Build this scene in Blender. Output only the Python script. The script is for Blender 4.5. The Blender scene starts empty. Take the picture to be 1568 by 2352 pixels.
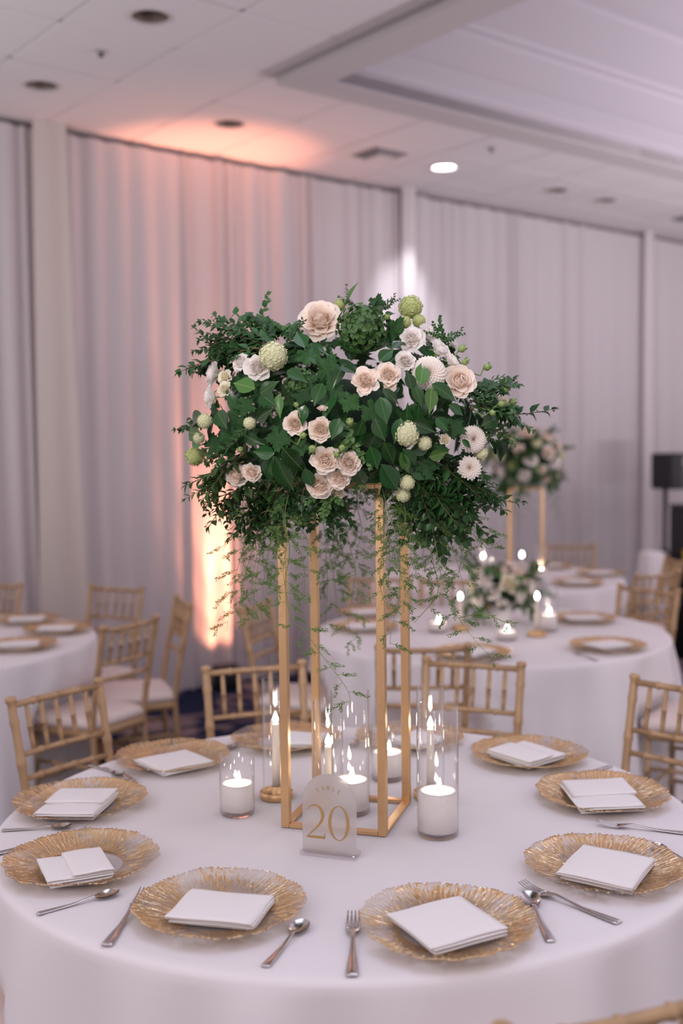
import bpy, math, random
import numpy as np
from mathutils import Vector, Matrix, noise as mnoise
S = bpy.context.scene
COL = S.collection
rnd = random.Random(7)
PI = math.pi

# ------------------------------------------------------------------ camera
IW, IH = 1568, 2352
FPX, PITCH, ROLL = 2530.447, 0.0622468, -0.010695
CAM = np.array([0.0, 0.0, 1.65635])
_F = np.array([0, math.cos(PITCH), -math.sin(PITCH)])
_U0 = np.array([0, math.sin(PITCH), math.cos(PITCH)])
_R0 = np.array([1.0, 0, 0])
_R = math.cos(ROLL) * _R0 + math.sin(ROLL) * _U0
_U = -math.sin(ROLL) * _R0 + math.cos(ROLL) * _U0
cd = bpy.data.cameras.new('camera')
cam = bpy.data.objects.new('camera', cd)
COL.objects.link(cam)
cd.sensor_fit = 'VERTICAL'
cd.sensor_height = 36.0
cd.lens = FPX / IH * 36.0
cd.clip_start = 0.05
cam.matrix_world = Matrix(((_R[0], _U[0], -_F[0], CAM[0]), (_R[1], _U[1], -_F[1], CAM[1]), (_R[2], _U[2], -_F[2], CAM[2]), (0, 0, 0, 1)))
cd.dof.use_dof = True
cd.dof.focus_distance = 2.36
cd.dof.aperture_fstop = 1.75
cd.dof.aperture_blades = 0
S.camera = cam

def ray(u, v):
    return (u - IW / 2) / FPX * _R + (IH / 2 - v) / FPX * _U + _F
def at(u, v, z):
    d = ray(u, v)
    return CAM + (z - CAM[2]) / d[2] * d
def atY(u, v, y):
    d = ray(u, v)
    return CAM + y / d[1] * d

# ------------------------------------------------------------------ view, world, large lights
S.view_settings.view_transform = 'Standard'
S.view_settings.look = 'None'
S.view_settings.exposure = 0.0
S.view_settings.gamma = 1.0
S.view_settings.use_curve_mapping = False
S.cycles.max_bounces = 8
S.cycles.diffuse_bounces = 5
S.cycles.glossy_bounces = 4
S.cycles.transmission_bounces = 6
S.cycles.transparent_max_bounces = 24
S.cycles.caustics_reflective = False
S.cycles.caustics_refractive = False
S.cycles.sample_clamp_indirect = 4.0
W = bpy.data.worlds.new('World')
S.world = W
W.use_nodes = True
bg = W.node_tree.nodes['Background']
bg.inputs['Color'].default_value = (1.0, 0.88, 0.935, 1)
bg.inputs['Strength'].default_value = 0.94

def area(name, loc, target, size, power, color):
    l = bpy.data.lights.new(name, 'AREA')
    l.energy = power
    l.color = color
    l.shape = 'DISK'
    l.size = size
    o = bpy.data.objects.new(name, l)
    COL.objects.link(o)
    o.location = loc
    o.rotation_euler = (Vector(target) - Vector(loc)).to_track_quat('-Z', 'Y').to_euler()
    return o
area('ceiling_fill_right', (5.2, 6.0, 1.0), (5.2, 6.0, 4), 2.0, 268, (1.0, 0.935, 1.0))  # added fill aimed up at the ceiling, no lamp stands there
area('ceiling_fill_left', (-3.6, 3.2, 1.0), (-3.6, 3.2, 4), 2.0, 74, (0.93, 1.0, 1.0))  # weaker added fill for the left of the ceiling, unseen
area('overhead_fill', (0.6, 2.2, 3.46), (0.6, 2.2, 0), 2.2, 24, (0.72, 0.78, 1.0))  # added fill from above for the table tops, not a fitted lamp
area('key_light', (-2.4, -0.4, 2.3), (-0.3, 2.2, 0.6), 0.35, 9, (1.0, 0.93, 0.95))
l = bpy.data.lights.new('flower_fill', 'SPOT'); l.energy = 220; l.spot_size = math.radians(26); l.spot_blend = 0.9; l.shadow_soft_size = 0.22; l.color = (1.0, 0.95, 0.92)
fill = bpy.data.objects.new('flower_fill', l); COL.objects.link(fill)                      # added fill spot to brighten the centrepiece, no lamp hangs there
fill.location = (-0.9, -1.0, 2.9)
fill.rotation_euler = (Vector((0.02, 2.5, 1.74)) - fill.location).to_track_quat('-Z', 'Y').to_euler()

# ------------------------------------------------------------------ materials
def mat(name, color, rough=0.6, metal=0.0, spec=0.5, noise=0.0, nscale=30.0, bump=0.0, bscale=60.0, emit=None, estr=0.0, var=0.0, transl=0.0, sheen=0.0, tcol=None):
    m = bpy.data.materials.new(name)
    m.use_nodes = True
    nt = m.node_tree
    b = nt.nodes['Principled BSDF']
    b.inputs['Base Color'].default_value = (*color, 1)
    b.inputs['Roughness'].default_value = rough
    b.inputs['Metallic'].default_value = metal
    b.inputs['Specular IOR Level'].default_value = spec
    if sheen:
        b.inputs['Sheen Weight'].default_value = sheen
    if emit:
        b.inputs['Emission Color'].default_value = (*emit, 1)
        b.inputs['Emission Strength'].default_value = estr
    tc = nt.nodes.new('ShaderNodeTexCoord')
    src = None
    if noise or var:
        rgb = nt.nodes.new('ShaderNodeHueSaturation')
        rgb.inputs['Color'].default_value = (*color, 1)
        if noise:
            n = nt.nodes.new('ShaderNodeTexNoise')
            n.inputs['Scale'].default_value = nscale
            n.inputs['Detail'].default_value = 5
            nt.links.new(tc.outputs['Object'], n.inputs['Vector'])
            mr = nt.nodes.new('ShaderNodeMapRange')
            mr.inputs[1].default_value = 0.3
            mr.inputs[2].default_value = 0.7
            mr.inputs[3].default_value = 1 - noise
            mr.inputs[4].default_value = 1 + noise
            nt.links.new(n.outputs['Fac'], mr.inputs[0])
            src = mr.outputs[0]
        if var:
            oi = nt.nodes.new('ShaderNodeObjectInfo')
            mr2 = nt.nodes.new('ShaderNodeMapRange')
            mr2.inputs[3].default_value = 1 - var
            mr2.inputs[4].default_value = 1 + var
            nt.links.new(oi.outputs['Random'], mr2.inputs[0])
            if src:
                mu = nt.nodes.new('ShaderNodeMath')
                mu.operation = 'MULTIPLY'
                nt.links.new(src, mu.inputs[0])
                nt.links.new(mr2.outputs[0], mu.inputs[1])
                src = mu.outputs[0]
            else:
                src = mr2.outputs[0]
        nt.links.new(src, rgb.inputs['Value'])
        nt.links.new(rgb.outputs['Color'], b.inputs['Base Color'])
    if bump:
        n2 = nt.nodes.new('ShaderNodeTexNoise')
        n2.inputs['Scale'].default_value = bscale
        n2.inputs['Detail'].default_value = 4
        nt.links.new(tc.outputs['Object'], n2.inputs['Vector'])
        bp = nt.nodes.new('ShaderNodeBump')
        bp.inputs['Strength'].default_value = bump
        bp.inputs['Distance'].default_value = 0.01
        nt.links.new(n2.outputs['Fac'], bp.inputs['Height'])
        nt.links.new(bp.outputs['Normal'], b.inputs['Normal'])
    if transl:
        t = nt.nodes.new('ShaderNodeBsdfTranslucent')
        t.inputs['Color'].default_value = (*(tcol or color), 1)
        mx = nt.nodes.new('ShaderNodeMixShader')
        mx.inputs[0].default_value = transl
        out = nt.nodes['Material Output']
        nt.links.new(b.outputs[0], mx.inputs[1])
        nt.links.new(t.outputs[0], mx.inputs[2])
        nt.links.new(mx.outputs[0], out.inputs['Surface'])
    return m

def glass_mat(name, tint=(1, 1, 1), ior=1.45, rough=0.02, gain=1.0):
    m = bpy.data.materials.new(name)
    m.use_nodes = True
    nt = m.node_tree
    nt.nodes.remove(nt.nodes['Principled BSDF'])
    out = nt.nodes['Material Output']
    tr = nt.nodes.new('ShaderNodeBsdfTransparent')
    tr.inputs[0].default_value = (*tint, 1)
    gl = nt.nodes.new('ShaderNodeBsdfGlossy')
    gl.inputs['Roughness'].default_value = rough
    fr = nt.nodes.new('ShaderNodeLayerWeight')     # thin glass: the same reflection from either side
    fr.inputs['Blend'].default_value = 0.5
    pw = nt.nodes.new('ShaderNodeMath')
    pw.operation = 'POWER'
    pw.inputs[1].default_value = 4.0
    nt.links.new(fr.outputs['Facing'], pw.inputs[0])
    mu = nt.nodes.new('ShaderNodeMath')
    mu.operation = 'MULTIPLY_ADD'
    mu.inputs[1].default_value = 0.8 * gain
    mu.inputs[2].default_value = 0.045 * gain
    mu.use_clamp = True
    nt.links.new(pw.outputs[0], mu.inputs[0])
    mx = nt.nodes.new('ShaderNodeMixShader')
    nt.links.new(mu.outputs[0], mx.inputs[0])
    nt.links.new(tr.outputs[0], mx.inputs[1])
    nt.links.new(gl.outputs[0], mx.inputs[2])
    nt.links.new(mx.outputs[0], out.inputs['Surface'])
    return m

def gold_glass_mat():
    """clear rippled glass with gold lacquer on the radial ridges"""
    m = bpy.data.materials.new('gold_rippled_glass')
    m.use_nodes = True
    nt = m.node_tree
    N, L = nt.nodes, nt.links
    N.remove(N['Principled BSDF'])
    out = N['Material Output']
    tc = N.new('ShaderNodeTexCoord')
    sp = N.new('ShaderNodeSeparateXYZ')
    L.new(tc.outputs['Object'], sp.inputs[0])
    an = N.new('ShaderNodeMath'); an.operation = 'ARCTAN2'
    L.new(sp.outputs[1], an.inputs[0]); L.new(sp.outputs[0], an.inputs[1])
    ln = N.new('ShaderNodeVectorMath'); ln.operation = 'LENGTH'
    cb = N.new('ShaderNodeCombineXYZ')
    L.new(sp.outputs[0], cb.inputs[0]); L.new(sp.outputs[1], cb.inputs[1])
    L.new(cb.outputs[0], ln.inputs[0])
    a2 = N.new('ShaderNodeMath'); a2.operation = 'MULTIPLY'; a2.inputs[1].default_value = 24.0
    L.new(an.outputs[0], a2.inputs[0])
    r2 = N.new('ShaderNodeMath'); r2.operation = 'MULTIPLY'; r2.inputs[1].default_value = 46.0
    L.new(ln.outputs['Value'], r2.inputs[0])
    cv = N.new('ShaderNodeCombineXYZ')
    L.new(a2.outputs[0], cv.inputs[0]); L.new(r2.outputs[0], cv.inputs[1])
    nz = N.new('ShaderNodeTexNoise'); nz.inputs['Scale'].default_value = 1.0; nz.inputs['Detail'].default_value = 3
    nz.inputs['Distortion'].default_value = 0.6
    L.new(cv.outputs[0], nz.inputs['Vector'])
    big = N.new('ShaderNodeTexNoise'); big.inputs['Scale'].default_value = 9.0
    L.new(tc.outputs['Object'], big.inputs['Vector'])
    ad = N.new('ShaderNodeMath'); ad.operation = 'ADD'
    L.new(nz.outputs['Fac'], ad.inputs[0])
    bm = N.new('ShaderNodeMath'); bm.operation = 'MULTIPLY'; bm.inputs[1].default_value = 0.9
    L.new(big.outputs['Fac'], bm.inputs[0]); L.new(bm.outputs[0], ad.inputs[1])
    mk = N.new('ShaderNodeMapRange')
    mk.inputs[1].default_value = 0.80; mk.inputs[2].default_value = 0.885
    oi = N.new('ShaderNodeObjectInfo')
    sh = N.new('ShaderNodeMath'); sh.operation = 'MULTIPLY_ADD'; sh.inputs[1].default_value = -0.13
    L.new(oi.outputs['Random'], sh.inputs[0]); L.new(ad.outputs[0], sh.inputs[2])
    L.new(sh.outputs[0], mk.inputs[0])
    bp = N.new('ShaderNodeBump'); bp.inputs['Strength'].default_value = 0.8; bp.inputs['Distance'].default_value = 0.005
    L.new(nz.outputs['Fac'], bp.inputs['Height'])
    # gold: partly see-through lacquer
    gt = N.new('ShaderNodeBsdfTransparent'); gt.inputs[0].default_value = (0.95, 0.80, 0.59, 1)
    gg = N.new('ShaderNodeBsdfGlossy'); gg.inputs['Color'].default_value = (1.0, 0.79, 0.53, 1); gg.inputs['Roughness'].default_value = 0.16
    L.new(bp.outputs[0], gg.inputs['Normal'])
    gd = N.new('ShaderNodeBsdfDiffuse'); gd.inputs['Color'].default_value = (0.90, 0.66, 0.38, 1)
    L.new(bp.outputs[0], gd.inputs['Normal'])
    g1 = N.new('ShaderNodeMixShader'); g1.inputs[0].default_value = 0.16
    L.new(gg.outputs[0], g1.inputs[1]); L.new(gd.outputs[0], g1.inputs[2])
    gm = N.new('ShaderNodeMixShader'); gm.inputs[0].default_value = 0.56
    L.new(gt.outputs[0], gm.inputs[1]); L.new(g1.outputs[0], gm.inputs[2])
    ct = N.new('ShaderNodeBsdfTransparent'); ct.inputs[0].default_value = (0.97, 0.93, 0.89, 1)
    cg = N.new('ShaderNodeBsdfGlossy'); cg.inputs['Roughness'].default_value = 0.08
    L.new(bp.outputs[0], cg.inputs['Normal'])
    fr = N.new('ShaderNodeLayerWeight'); fr.inputs['Blend'].default_value = 0.5
    L.new(bp.outputs[0], fr.inputs['Normal'])
    fp = N.new('ShaderNodeMath'); fp.operation = 'MULTIPLY_ADD'; fp.inputs[1].default_value = 0.35; fp.inputs[2].default_value = 0.03
    L.new(fr.outputs['Facing'], fp.inputs[0])
    cm = N.new('ShaderNodeMixShader')
    L.new(fp.outputs[0], cm.inputs[0]); L.new(ct.outputs[0], cm.inputs[1]); L.new(cg.outputs[0], cm.inputs[2])
    mx = N.new('ShaderNodeMixShader')
    L.new(mk.outputs[0], mx.inputs[0]); L.new(cm.outputs[0], mx.inputs[1]); L.new(gm.outputs[0], mx.inputs[2])
    L.new(mx.outputs[0], out.inputs['Surface'])
    return m

def leaf_mat(name, color, vein, rough, spec, transl, var):
    m = mat(name, color, rough, spec=spec, transl=transl)
    nt = m.node_tree
    N, L = nt.nodes, nt.links
    tc = N.new('ShaderNodeTexCoord'); sp = N.new('ShaderNodeSeparateXYZ'); L.new(tc.outputs['Object'], sp.inputs[0])
    def mth(op, a, b=None, c=None):
        n = N.new('ShaderNodeMath'); n.operation = op
        for i, q in enumerate((a, b, c)):
            if q is None: continue
            if isinstance(q, (int, float)): n.inputs[i].default_value = q
            else: L.new(q, n.inputs[i])
        return n.outputs[0]
    ax = mth('ABSOLUTE', sp.outputs[0])
    mid = mth('SUBTRACT', 1.0, mth('MULTIPLY', ax, 55.0)); mid = mth('MAXIMUM', mid, 0.0)
    ph = mth('SUBTRACT', mth('MULTIPLY', sp.outputs[1], 52.0), mth('MULTIPLY', ax, 46.0))
    sv = mth('MAXIMUM', mth('SUBTRACT', mth('MULTIPLY', mth('SINE', ph), 5.0), 4.2), 0.0)
    vn = mth('MINIMUM', mth('ADD', mid, mth('MULTIPLY', sv, 0.28)), 1.0)
    oi = N.new('ShaderNodeObjectInfo')
    hs = N.new('ShaderNodeHueSaturation'); hs.inputs['Color'].default_value = (*color, 1)
    L.new(mth('MULTIPLY_ADD', oi.outputs['Random'], 2 * var, 1 - var), hs.inputs['Value'])
    L.new(mth('MULTIPLY_ADD', oi.outputs['Random'], 0.03, 0.485), hs.inputs['Hue'])
    mx = N.new('ShaderNodeMix'); mx.data_type = 'RGBA'
    L.new(vn, mx.inputs['Factor']); L.new(hs.outputs[0], mx.inputs['A']); mx.inputs['B'].default_value = (*vein, 1)
    L.new(mx.outputs['Result'], N['Principled BSDF'].inputs['Base Color'])
    return m

def frosted_mat():
    m = bpy.data.materials.new('frosted_acrylic')
    m.use_nodes = True
    nt = m.node_tree
    N, L = nt.nodes, nt.links
    N.remove(N['Principled BSDF'])
    out = N['Material Output']
    rf = N.new('ShaderNodeBsdfRefraction'); rf.inputs['Roughness'].default_value = 0.42; rf.inputs['IOR'].default_value = 1.12
    rf.inputs['Color'].default_value = (0.95, 0.93, 0.93, 1)
    df = N.new('ShaderNodeBsdfDiffuse'); df.inputs['Color'].default_value = (0.86, 0.83, 0.83, 1)
    tl = N.new('ShaderNodeBsdfTranslucent'); tl.inputs['Color'].default_value = (0.88, 0.85, 0.84, 1)
    tp = N.new('ShaderNodeBsdfTransparent'); tp.inputs[0].default_value = (1, 0.98, 0.97, 1)
    m1 = N.new('ShaderNodeMixShader'); m1.inputs[0].default_value = 0.45
    L.new(df.outputs[0], m1.inputs[1]); L.new(tl.outputs[0], m1.inputs[2])
    m2 = N.new('ShaderNodeMixShader'); m2.inputs[0].default_value = 0.5
    L.new(m1.outputs[0], m2.inputs[1]); L.new(rf.outputs[0], m2.inputs[2])
    m3 = N.new('ShaderNodeMixShader'); m3.inputs[0].default_value = 0.2
    L.new(m2.outputs[0], m3.inputs[1]); L.new(tp.outputs[0], m3.inputs[2])
    L.new(m3.outputs[0], out.inputs['Surface'])
    return m

def carpet_mat():
    m = bpy.data.materials.new('navy_patterned_carpet')
    m.use_nodes = True
    nt = m.node_tree
    N, L = nt.nodes, nt.links
    b = N['Principled BSDF']
    b.inputs['Roughness'].default_value = 0.95
    b.inputs['Specular IOR Level'].default_value = 0.1
    tc = N.new('ShaderNodeTexCoord')
    n = N.new('ShaderNodeTexNoise'); n.inputs['Scale'].default_value = 1.9; n.inputs['Detail'].default_value = 3; n.inputs['Distortion'].default_value = 1.6
    L.new(tc.outputs['Object'], n.inputs['Vector'])
    cr = N.new('ShaderNodeValToRGB')
    e = cr.color_ramp.elements
    e[0].position = 0.44; e[0].color = (0.012, 0.020, 0.055, 1)
    e[1].position = 0.66; e[1].color = (0.30, 0.23, 0.235, 1)
    k = e.new(0.53); k.color = (0.022, 0.032, 0.075, 1)
    k = e.new(0.57); k.color = (0.17, 0.13, 0.145, 1)
    L.new(n.outputs['Fac'], cr.inputs[0])
    n2 = N.new('ShaderNodeTexNoise'); n2.inputs['Scale'].default_value = 350
    L.new(tc.outputs['Object'], n2.inputs['Vector'])
    bp = N.new('ShaderNodeBump'); bp.inputs['Strength'].default_value = 0.5; bp.inputs['Distance'].default_value = 0.004
    L.new(n2.outputs['Fac'], bp.inputs['Height']); L.new(bp.outputs[0], b.inputs['Normal'])
    L.new(cr.outputs[0], b.inputs['Base Color'])
    return m

M = dict(
    cloth=mat('white_tablecloth', (0.80, 0.755, 0.775), 0.75, bump=0.12, bscale=9, sheen=0.1),
    napkin=mat('ivory_napkin', (0.86, 0.82, 0.82), 0.8, bump=0.06, bscale=40),
    gold=mat('brushed_gold', (0.68, 0.435, 0.225), 0.38, metal=0.9, noise=0.05, nscale=25, bump=0.03, bscale=180),
    chair=mat('gold_chair_paint', (0.46, 0.295, 0.16), 0.42, metal=0.15, noise=0.08, nscale=18),
    cushion=mat('ivory_cushion', (0.78, 0.66, 0.62), 0.85, bump=0.1, bscale=50),
    glass=glass_mat('clear_glass'), gbase=glass_mat('thick_glass_base', (0.86, 0.85, 0.86), gain=1.6, rough=0.06),
    plateglass=glass_mat('plate_glass', (0.96, 0.95, 0.94), gain=0.9, rough=0.05),
    charger=gold_glass_mat(), frost=frosted_mat(), acryl=glass_mat('clear_acrylic', (0.97, 0.96, 0.97)),
    print=mat('gold_print', (0.42, 0.255, 0.09), 0.5, metal=0.0),
    steel=mat('polished_steel', (0.62, 0.58, 0.58), 0.16, metal=1.0),
    wax=mat('white_wax', (0.95, 0.91, 0.90), 0.5, transl=0.35), taper=mat('ivory_taper_wax', (0.86, 0.76, 0.66), 0.4, transl=0.2),
    wick=mat('candle_wick', (0.03, 0.025, 0.02), 0.9),
    flame=mat('candle_flame', (1, 0.9, 0.7), 1.0, emit=(1.0, 0.84, 0.66), estr=85),
    led=mat('warm_flame_bulb', (1, 0.95, 0.85), 0.4, emit=(1.0, 0.93, 0.76), estr=70),
    drape=mat('ivory_voile', (0.76, 0.70, 0.715), 0.8, transl=0.22), drape2=mat('cream_voile', (0.72, 0.65, 0.60), 0.8, transl=0.2),
    wall=mat('shaded_wall_tone', (0.34, 0.30, 0.31), 0.85), ceil=mat('ceiling_tile_white', (0.70, 0.645, 0.66), 0.9, bump=0.15, bscale=120),  # wall darkened: shade of the gap above the drapes put into its colour
    tbar=mat('ceiling_grid', (0.56, 0.50, 0.51), 0.6), soffit=mat('soffit_paint', (0.52, 0.47, 0.48), 0.8), coffer=mat('coffer_paint', (0.50, 0.455, 0.50), 0.8),
    dark=mat('dark_recess', (0.05, 0.04, 0.04), 0.7), can=mat('bronze_baffle', (0.20, 0.145, 0.125), 0.4, metal=0.3),
    vent=mat('vent_metal', (0.42, 0.38, 0.39), 0.5), black=mat('black_plastic', (0.018, 0.018, 0.022), 0.55), blackcloth=mat('black_cloth', (0.01, 0.011, 0.012), 0.9),
    lamp=mat('lit_downlight', (1, 1, 1), 0.5, emit=(1, 0.98, 1.0), estr=14), yellow=mat('yellow_plastic', (0.75, 0.42, 0.03), 0.5),
    grille=mat('speaker_grille', (0.06, 0.06, 0.07), 0.45, metal=0.5), carpet=carpet_mat(), wood=mat('plywood_tabletop', (0.35, 0.24, 0.15), 0.6, noise=0.1),
    rose=mat('blush_rose_petal', (0.97, 0.885, 0.81), 0.6, spec=0.25, transl=0.34, var=0.05, tcol=(1.0, 0.82, 0.66)), white=mat('white_petal', (0.95, 0.905, 0.885), 0.6, spec=0.25, transl=0.34, var=0.04, tcol=(1.0, 0.93, 0.86)),
    cream=mat('cream_petal', (0.94, 0.88, 0.72), 0.6, spec=0.25, transl=0.4), dahl=mat('dahlia_petal', (0.95, 0.88, 0.82), 0.6, spec=0.25, transl=0.35),
    dahlc=mat('dahlia_heart', (0.86, 0.70, 0.42), 0.6, transl=0.2), vib=mat('pale_green_floret', (0.76, 0.76, 0.50), 0.6, transl=0.25, var=0.08),
    vibd=mat('green_floret', (0.55, 0.60, 0.25), 0.6, transl=0.25), bud=mat('green_bud', (0.26, 0.34, 0.11), 0.5), stem=mat('green_stem', (0.17, 0.24, 0.07), 0.5),
    leaf=leaf_mat('glossy_dark_leaf', (0.016, 0.062, 0.014), (0.075, 0.15, 0.045), 0.24, 0.36, 0.06, 0.45), leafl=leaf_mat('light_green_leaf', (0.075, 0.18, 0.04), (0.20, 0.32, 0.11), 0.34, 0.36, 0.2, 0.25),
    serr=mat('matte_serrated_leaf', (0.024, 0.080, 0.020), 0.6, spec=0.25, noise=0.25, nscale=4, var=0.3, transl=0.12, bump=0.3, bscale=9),
    box=mat('boxwood_leaf', (0.030, 0.095, 0.024), 0.42, spec=0.35, var=0.45, transl=0.12), boxl=mat('light_boxwood_leaf', (0.080, 0.165, 0.048), 0.42, spec=0.35, var=0.3, transl=0.2),
    fern=mat('asparagus_fern_green', (0.12, 0.215, 0.05), 0.55, var=0.25, transl=0.2), brown=mat('woody_stem', (0.13, 0.085, 0.05), 0.7),
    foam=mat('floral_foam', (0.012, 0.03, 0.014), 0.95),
    vase=mat('white_ceramic', (0.78, 0.74, 0.74), 0.35),
)

# ------------------------------------------------------------------ mesh helpers
class MB:
    def __init__(s):
        s.v = []; s.f = []
    def add(s, v, f):
        o = len(s.v)
        s.v += [tuple(map(float, p)) for p in v]
        s.f += [tuple(i + o for i in q) for q in f]
        return s
    def box(s, c, d, rz=0.0):
        ca, sa = math.cos(rz), math.sin(rz)
        v = []
        for z in (-.5, .5):
            for x, y in ((-.5, -.5), (.5, -.5), (.5, .5), (-.5, .5)):
                X, Y = x * d[0], y * d[1]
                v.append((c[0] + X * ca - Y * sa, c[1] + X * sa + Y * ca, c[2] + z * d[2]))
        return s.add(v, [(3, 2, 1, 0), (4, 5, 6, 7), (0, 1, 5, 4), (1, 2, 6, 5), (2, 3, 7, 6), (3, 0, 4, 7)])
    def bbox(s, c, d, b=0.003):
        """box with chamfered edges"""
        h = [x / 2 for x in d]
        b = min(b, min(h) * 0.9)
        rings = []
        for z, i in ((-h[2], b), (-h[2] + b, 0), (h[2] - b, 0), (h[2], b)):
            x, y = h[0] - i, h[1] - i
            k = b * 0.7 if i == 0 else 0
            x2, y2 = h[0] - i, h[1] - i
            rings.append([(c[0] + p, c[1] + q, c[2] + z) for p, q in ((-x, -y2 + b), (-x + b, -y2), (x - b, -y2), (x, -y2 + b), (x, y2 - b), (x - b, y2), (-x + b, y2), (-x, y2 - b))])
        return s.loft(rings, cap=True)
    def loft(s, rings, cap=True, closed=True):
        n = len(rings[0]); v = [p for r in rings for p in r]; f = []
        for i in range(len(rings) - 1):
            for j in range(n if closed else n - 1):
                a, b = i * n + j, i * n + (j + 1) % n
                f.append((a, b, b + n, a + n))
        if cap:
            f.append(tuple(range(n - 1, -1, -1)))
            f.append(tuple(range((len(rings) - 1) * n, len(rings) * n)))
        return s.add(v, f)
    def tube(s, pts, radii, n=8, cap=True, flat=1.0, up=None):
        pts = [Vector(p) for p in pts]
        if not hasattr(radii, '__len__'):
            radii = [radii] * len(pts)
        rings = []; prev = None
        for i, p in enumerate(pts):
            t = (pts[min(i + 1, len(pts) - 1)] - pts[max(i - 1, 0)]).normalized()
            if prev is None:
                a = Vector(up) if up else (Vector((0, 0, 1)) if abs(t.z) < 0.9 else Vector((1, 0, 0)))
            else:
                a = prev
            a = (a - t * a.dot(t)).normalized()
            prev = a
            b = t.cross(a)
            rings.append([tuple(p + (b * math.cos(2 * PI * k / n) + a * flat * math.sin(2 * PI * k / n)) * radii[i]) for k in range(n)])
        return s.loft(rings, cap)
    def lathe(s, prof, n=32, c=(0, 0, 0), cap=False):
        rings = [[(c[0] + r * math.cos(2 * PI * k / n), c[1] + r * math.sin(2 * PI * k / n), c[2] + z) for k in range(n)] for r, z in prof]
        return s.loft(rings, cap)
    def grid(s, fn, nu, nv):
        v = [fn(i / nu, j / nv) for j in range(nv + 1) for i in range(nu + 1)]
        f = [(j * (nu + 1) + i, j * (nu + 1) + i + 1, (j + 1) * (nu + 1) + i + 1, (j + 1) * (nu + 1) + i) for j in range(nv) for i in range(nu)]
        return s.add(v, f)
    def poly_extrude(s, pts2, t, frame):
        """closed 2D outline pushed through thickness t; frame maps (x,z,depth)"""
        n = len(pts2)
        v = [frame(x, z, 0) for x, z in pts2] + [frame(x, z, t) for x, z in pts2]
        f = [tuple(range(n)), tuple(range(2 * n - 1, n - 1, -1))] + [((i + 1) % n, i, n + i, n + (i + 1) % n) for i in range(n)]
        return s.add(v, f)
    def xform(s, mtx):
        s.v = [tuple(mtx @ Vector(p)) for p in s.v]
        return s
    def mesh(s, name, m, smooth=True):
        me = bpy.data.meshes.new(name)
        me.from_pydata(s.v, [], s.f)
        if smooth:
            me.polygons.foreach_set('use_smooth', [True] * len(me.polygons))
        me.materials.append(M[m] if isinstance(m, str) else m)
        me.update()
        return me

def obj(name, me, parent=None, loc=None, rot=None, mtx=None, scale=None):
    o = bpy.data.objects.new(name, me)
    COL.objects.link(o)
    if parent is not None:
        o.parent = parent
    if mtx is not None:
        o.matrix_local = mtx
    else:
        if loc is not None: o.location = [float(q) for q in loc]
        if rot is not None: o.rotation_euler = rot
        if scale is not None: o.scale = scale
    return o
def tag(o, label, cat, group=None, kind=None):
    o['label'] = label
    o['category'] = cat
    if group: o['group'] = group
    if kind: o['kind'] = kind
    return o
def empty(name, loc, rz=0.0):
    o = obj(name, None, None, loc, (0, 0, rz))
    o.empty_display_size = 0.05
    return o
def struct(o, label=None):
    o['kind'] = 'structure'
    if label: o['label'] = label
    return o
def smooth_sharp(me, ang=40):
    try:
        me.set_sharp_from_angle(angle=math.radians(ang))
    except Exception:
        pass
    return me
def copy_tree(o, parent=None):
    c = o.copy()
    COL.objects.link(c)
    if parent is not None:
        c.parent = parent
    for ch in list(o.children):
        copy_tree(ch, c)
    return c

# ------------------------------------------------------------------ room: wall frame (e1 along the draped wall, e2 away from it)
O2 = Vector((-1.98, 6.604, 0)); PHI = math.atan2(0.624, 0.781)
WF = Matrix.Translation(O2) @ Matrix.Rotation(PHI, 4, 'Z')
HC = 3.60
def wl(a, b, z=0.0):
    return tuple(WF @ Vector((a, -b, z)))
A0, A1 = -2.73, 8.67
obj_floor = struct(obj('floor', MB().box((2.2, 5.0, -0.05), (15, 17, 0.1)).mesh('floor', 'carpet', False)), 'navy carpet with beige and mauve blotched pattern')
struct(obj('wall_back', MB().box(((A0 + A1) / 2, 0.17, 1.9), (A1 - A0, 0.12, 3.8)).mesh('wall_back', 'wall', False), mtx=WF), 'plain wall behind the drapes')

# ceiling: slab, hung grid and square tiles, coffer with dropped soffit band
CX0, CX1, CY0, CY1 = 0.88, 8.2, 1.56, 5.7
ceil = MB()
for x0, x1, y0, y1 in ((A0, CX0, -0.12, 6.6), (CX1, A1, -0.12, 6.6), (CX0, CX1, -0.12, CY0), (CX0, CX1, CY1, 6.6)):
    ceil.box(((x0 + x1) / 2, -(y0 + y1) / 2, 3.80), (x1 - x0, y1 - y0, 0.06))
ceiling = struct(obj('ceiling', ceil.mesh('ceiling', 'soffit', False), mtx=WF), 'white tiled ceiling with recessed coffer')
tile_me = MB().bbox((0, 0, 0.008), (0.588, 0.588, 0.016), 0.004).mesh('ceiling_tile', 'ceil', False)
border_me = MB().bbox((0, 0, 0.008), (0.588, 0.448, 0.016), 0.004).mesh('ceiling_tile', 'ceil', False)
def ring_tile(r):
    mb = MB(); n = 48
    def sq(k):
        a = 2 * PI * k / n; c, s_ = math.cos(a), math.sin(a); q = 0.294 / max(abs(c), abs(s_)); return c * q, s_ * q
    outer = [sq(k) for k in range(n)]; inner = [(r * math.cos(2 * PI * k / n), r * math.sin(2 * PI * k / n)) for k in range(n)]
    mb.loft([[(x, y, 0.016) for x, y in inner], [(x, y, 0) for x, y in inner], [(x, y, 0) for x, y in outer], [(x, y, 0.016) for x, y in outer]], cap=False)
    return mb.mesh('ceiling_tile', 'ceil', False)
hole_me = ring_tile(0.088)
def tkey(a, b):
    return (round((a + 0.03) / 0.6), round((b - 0.66) / 0.6))
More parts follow.
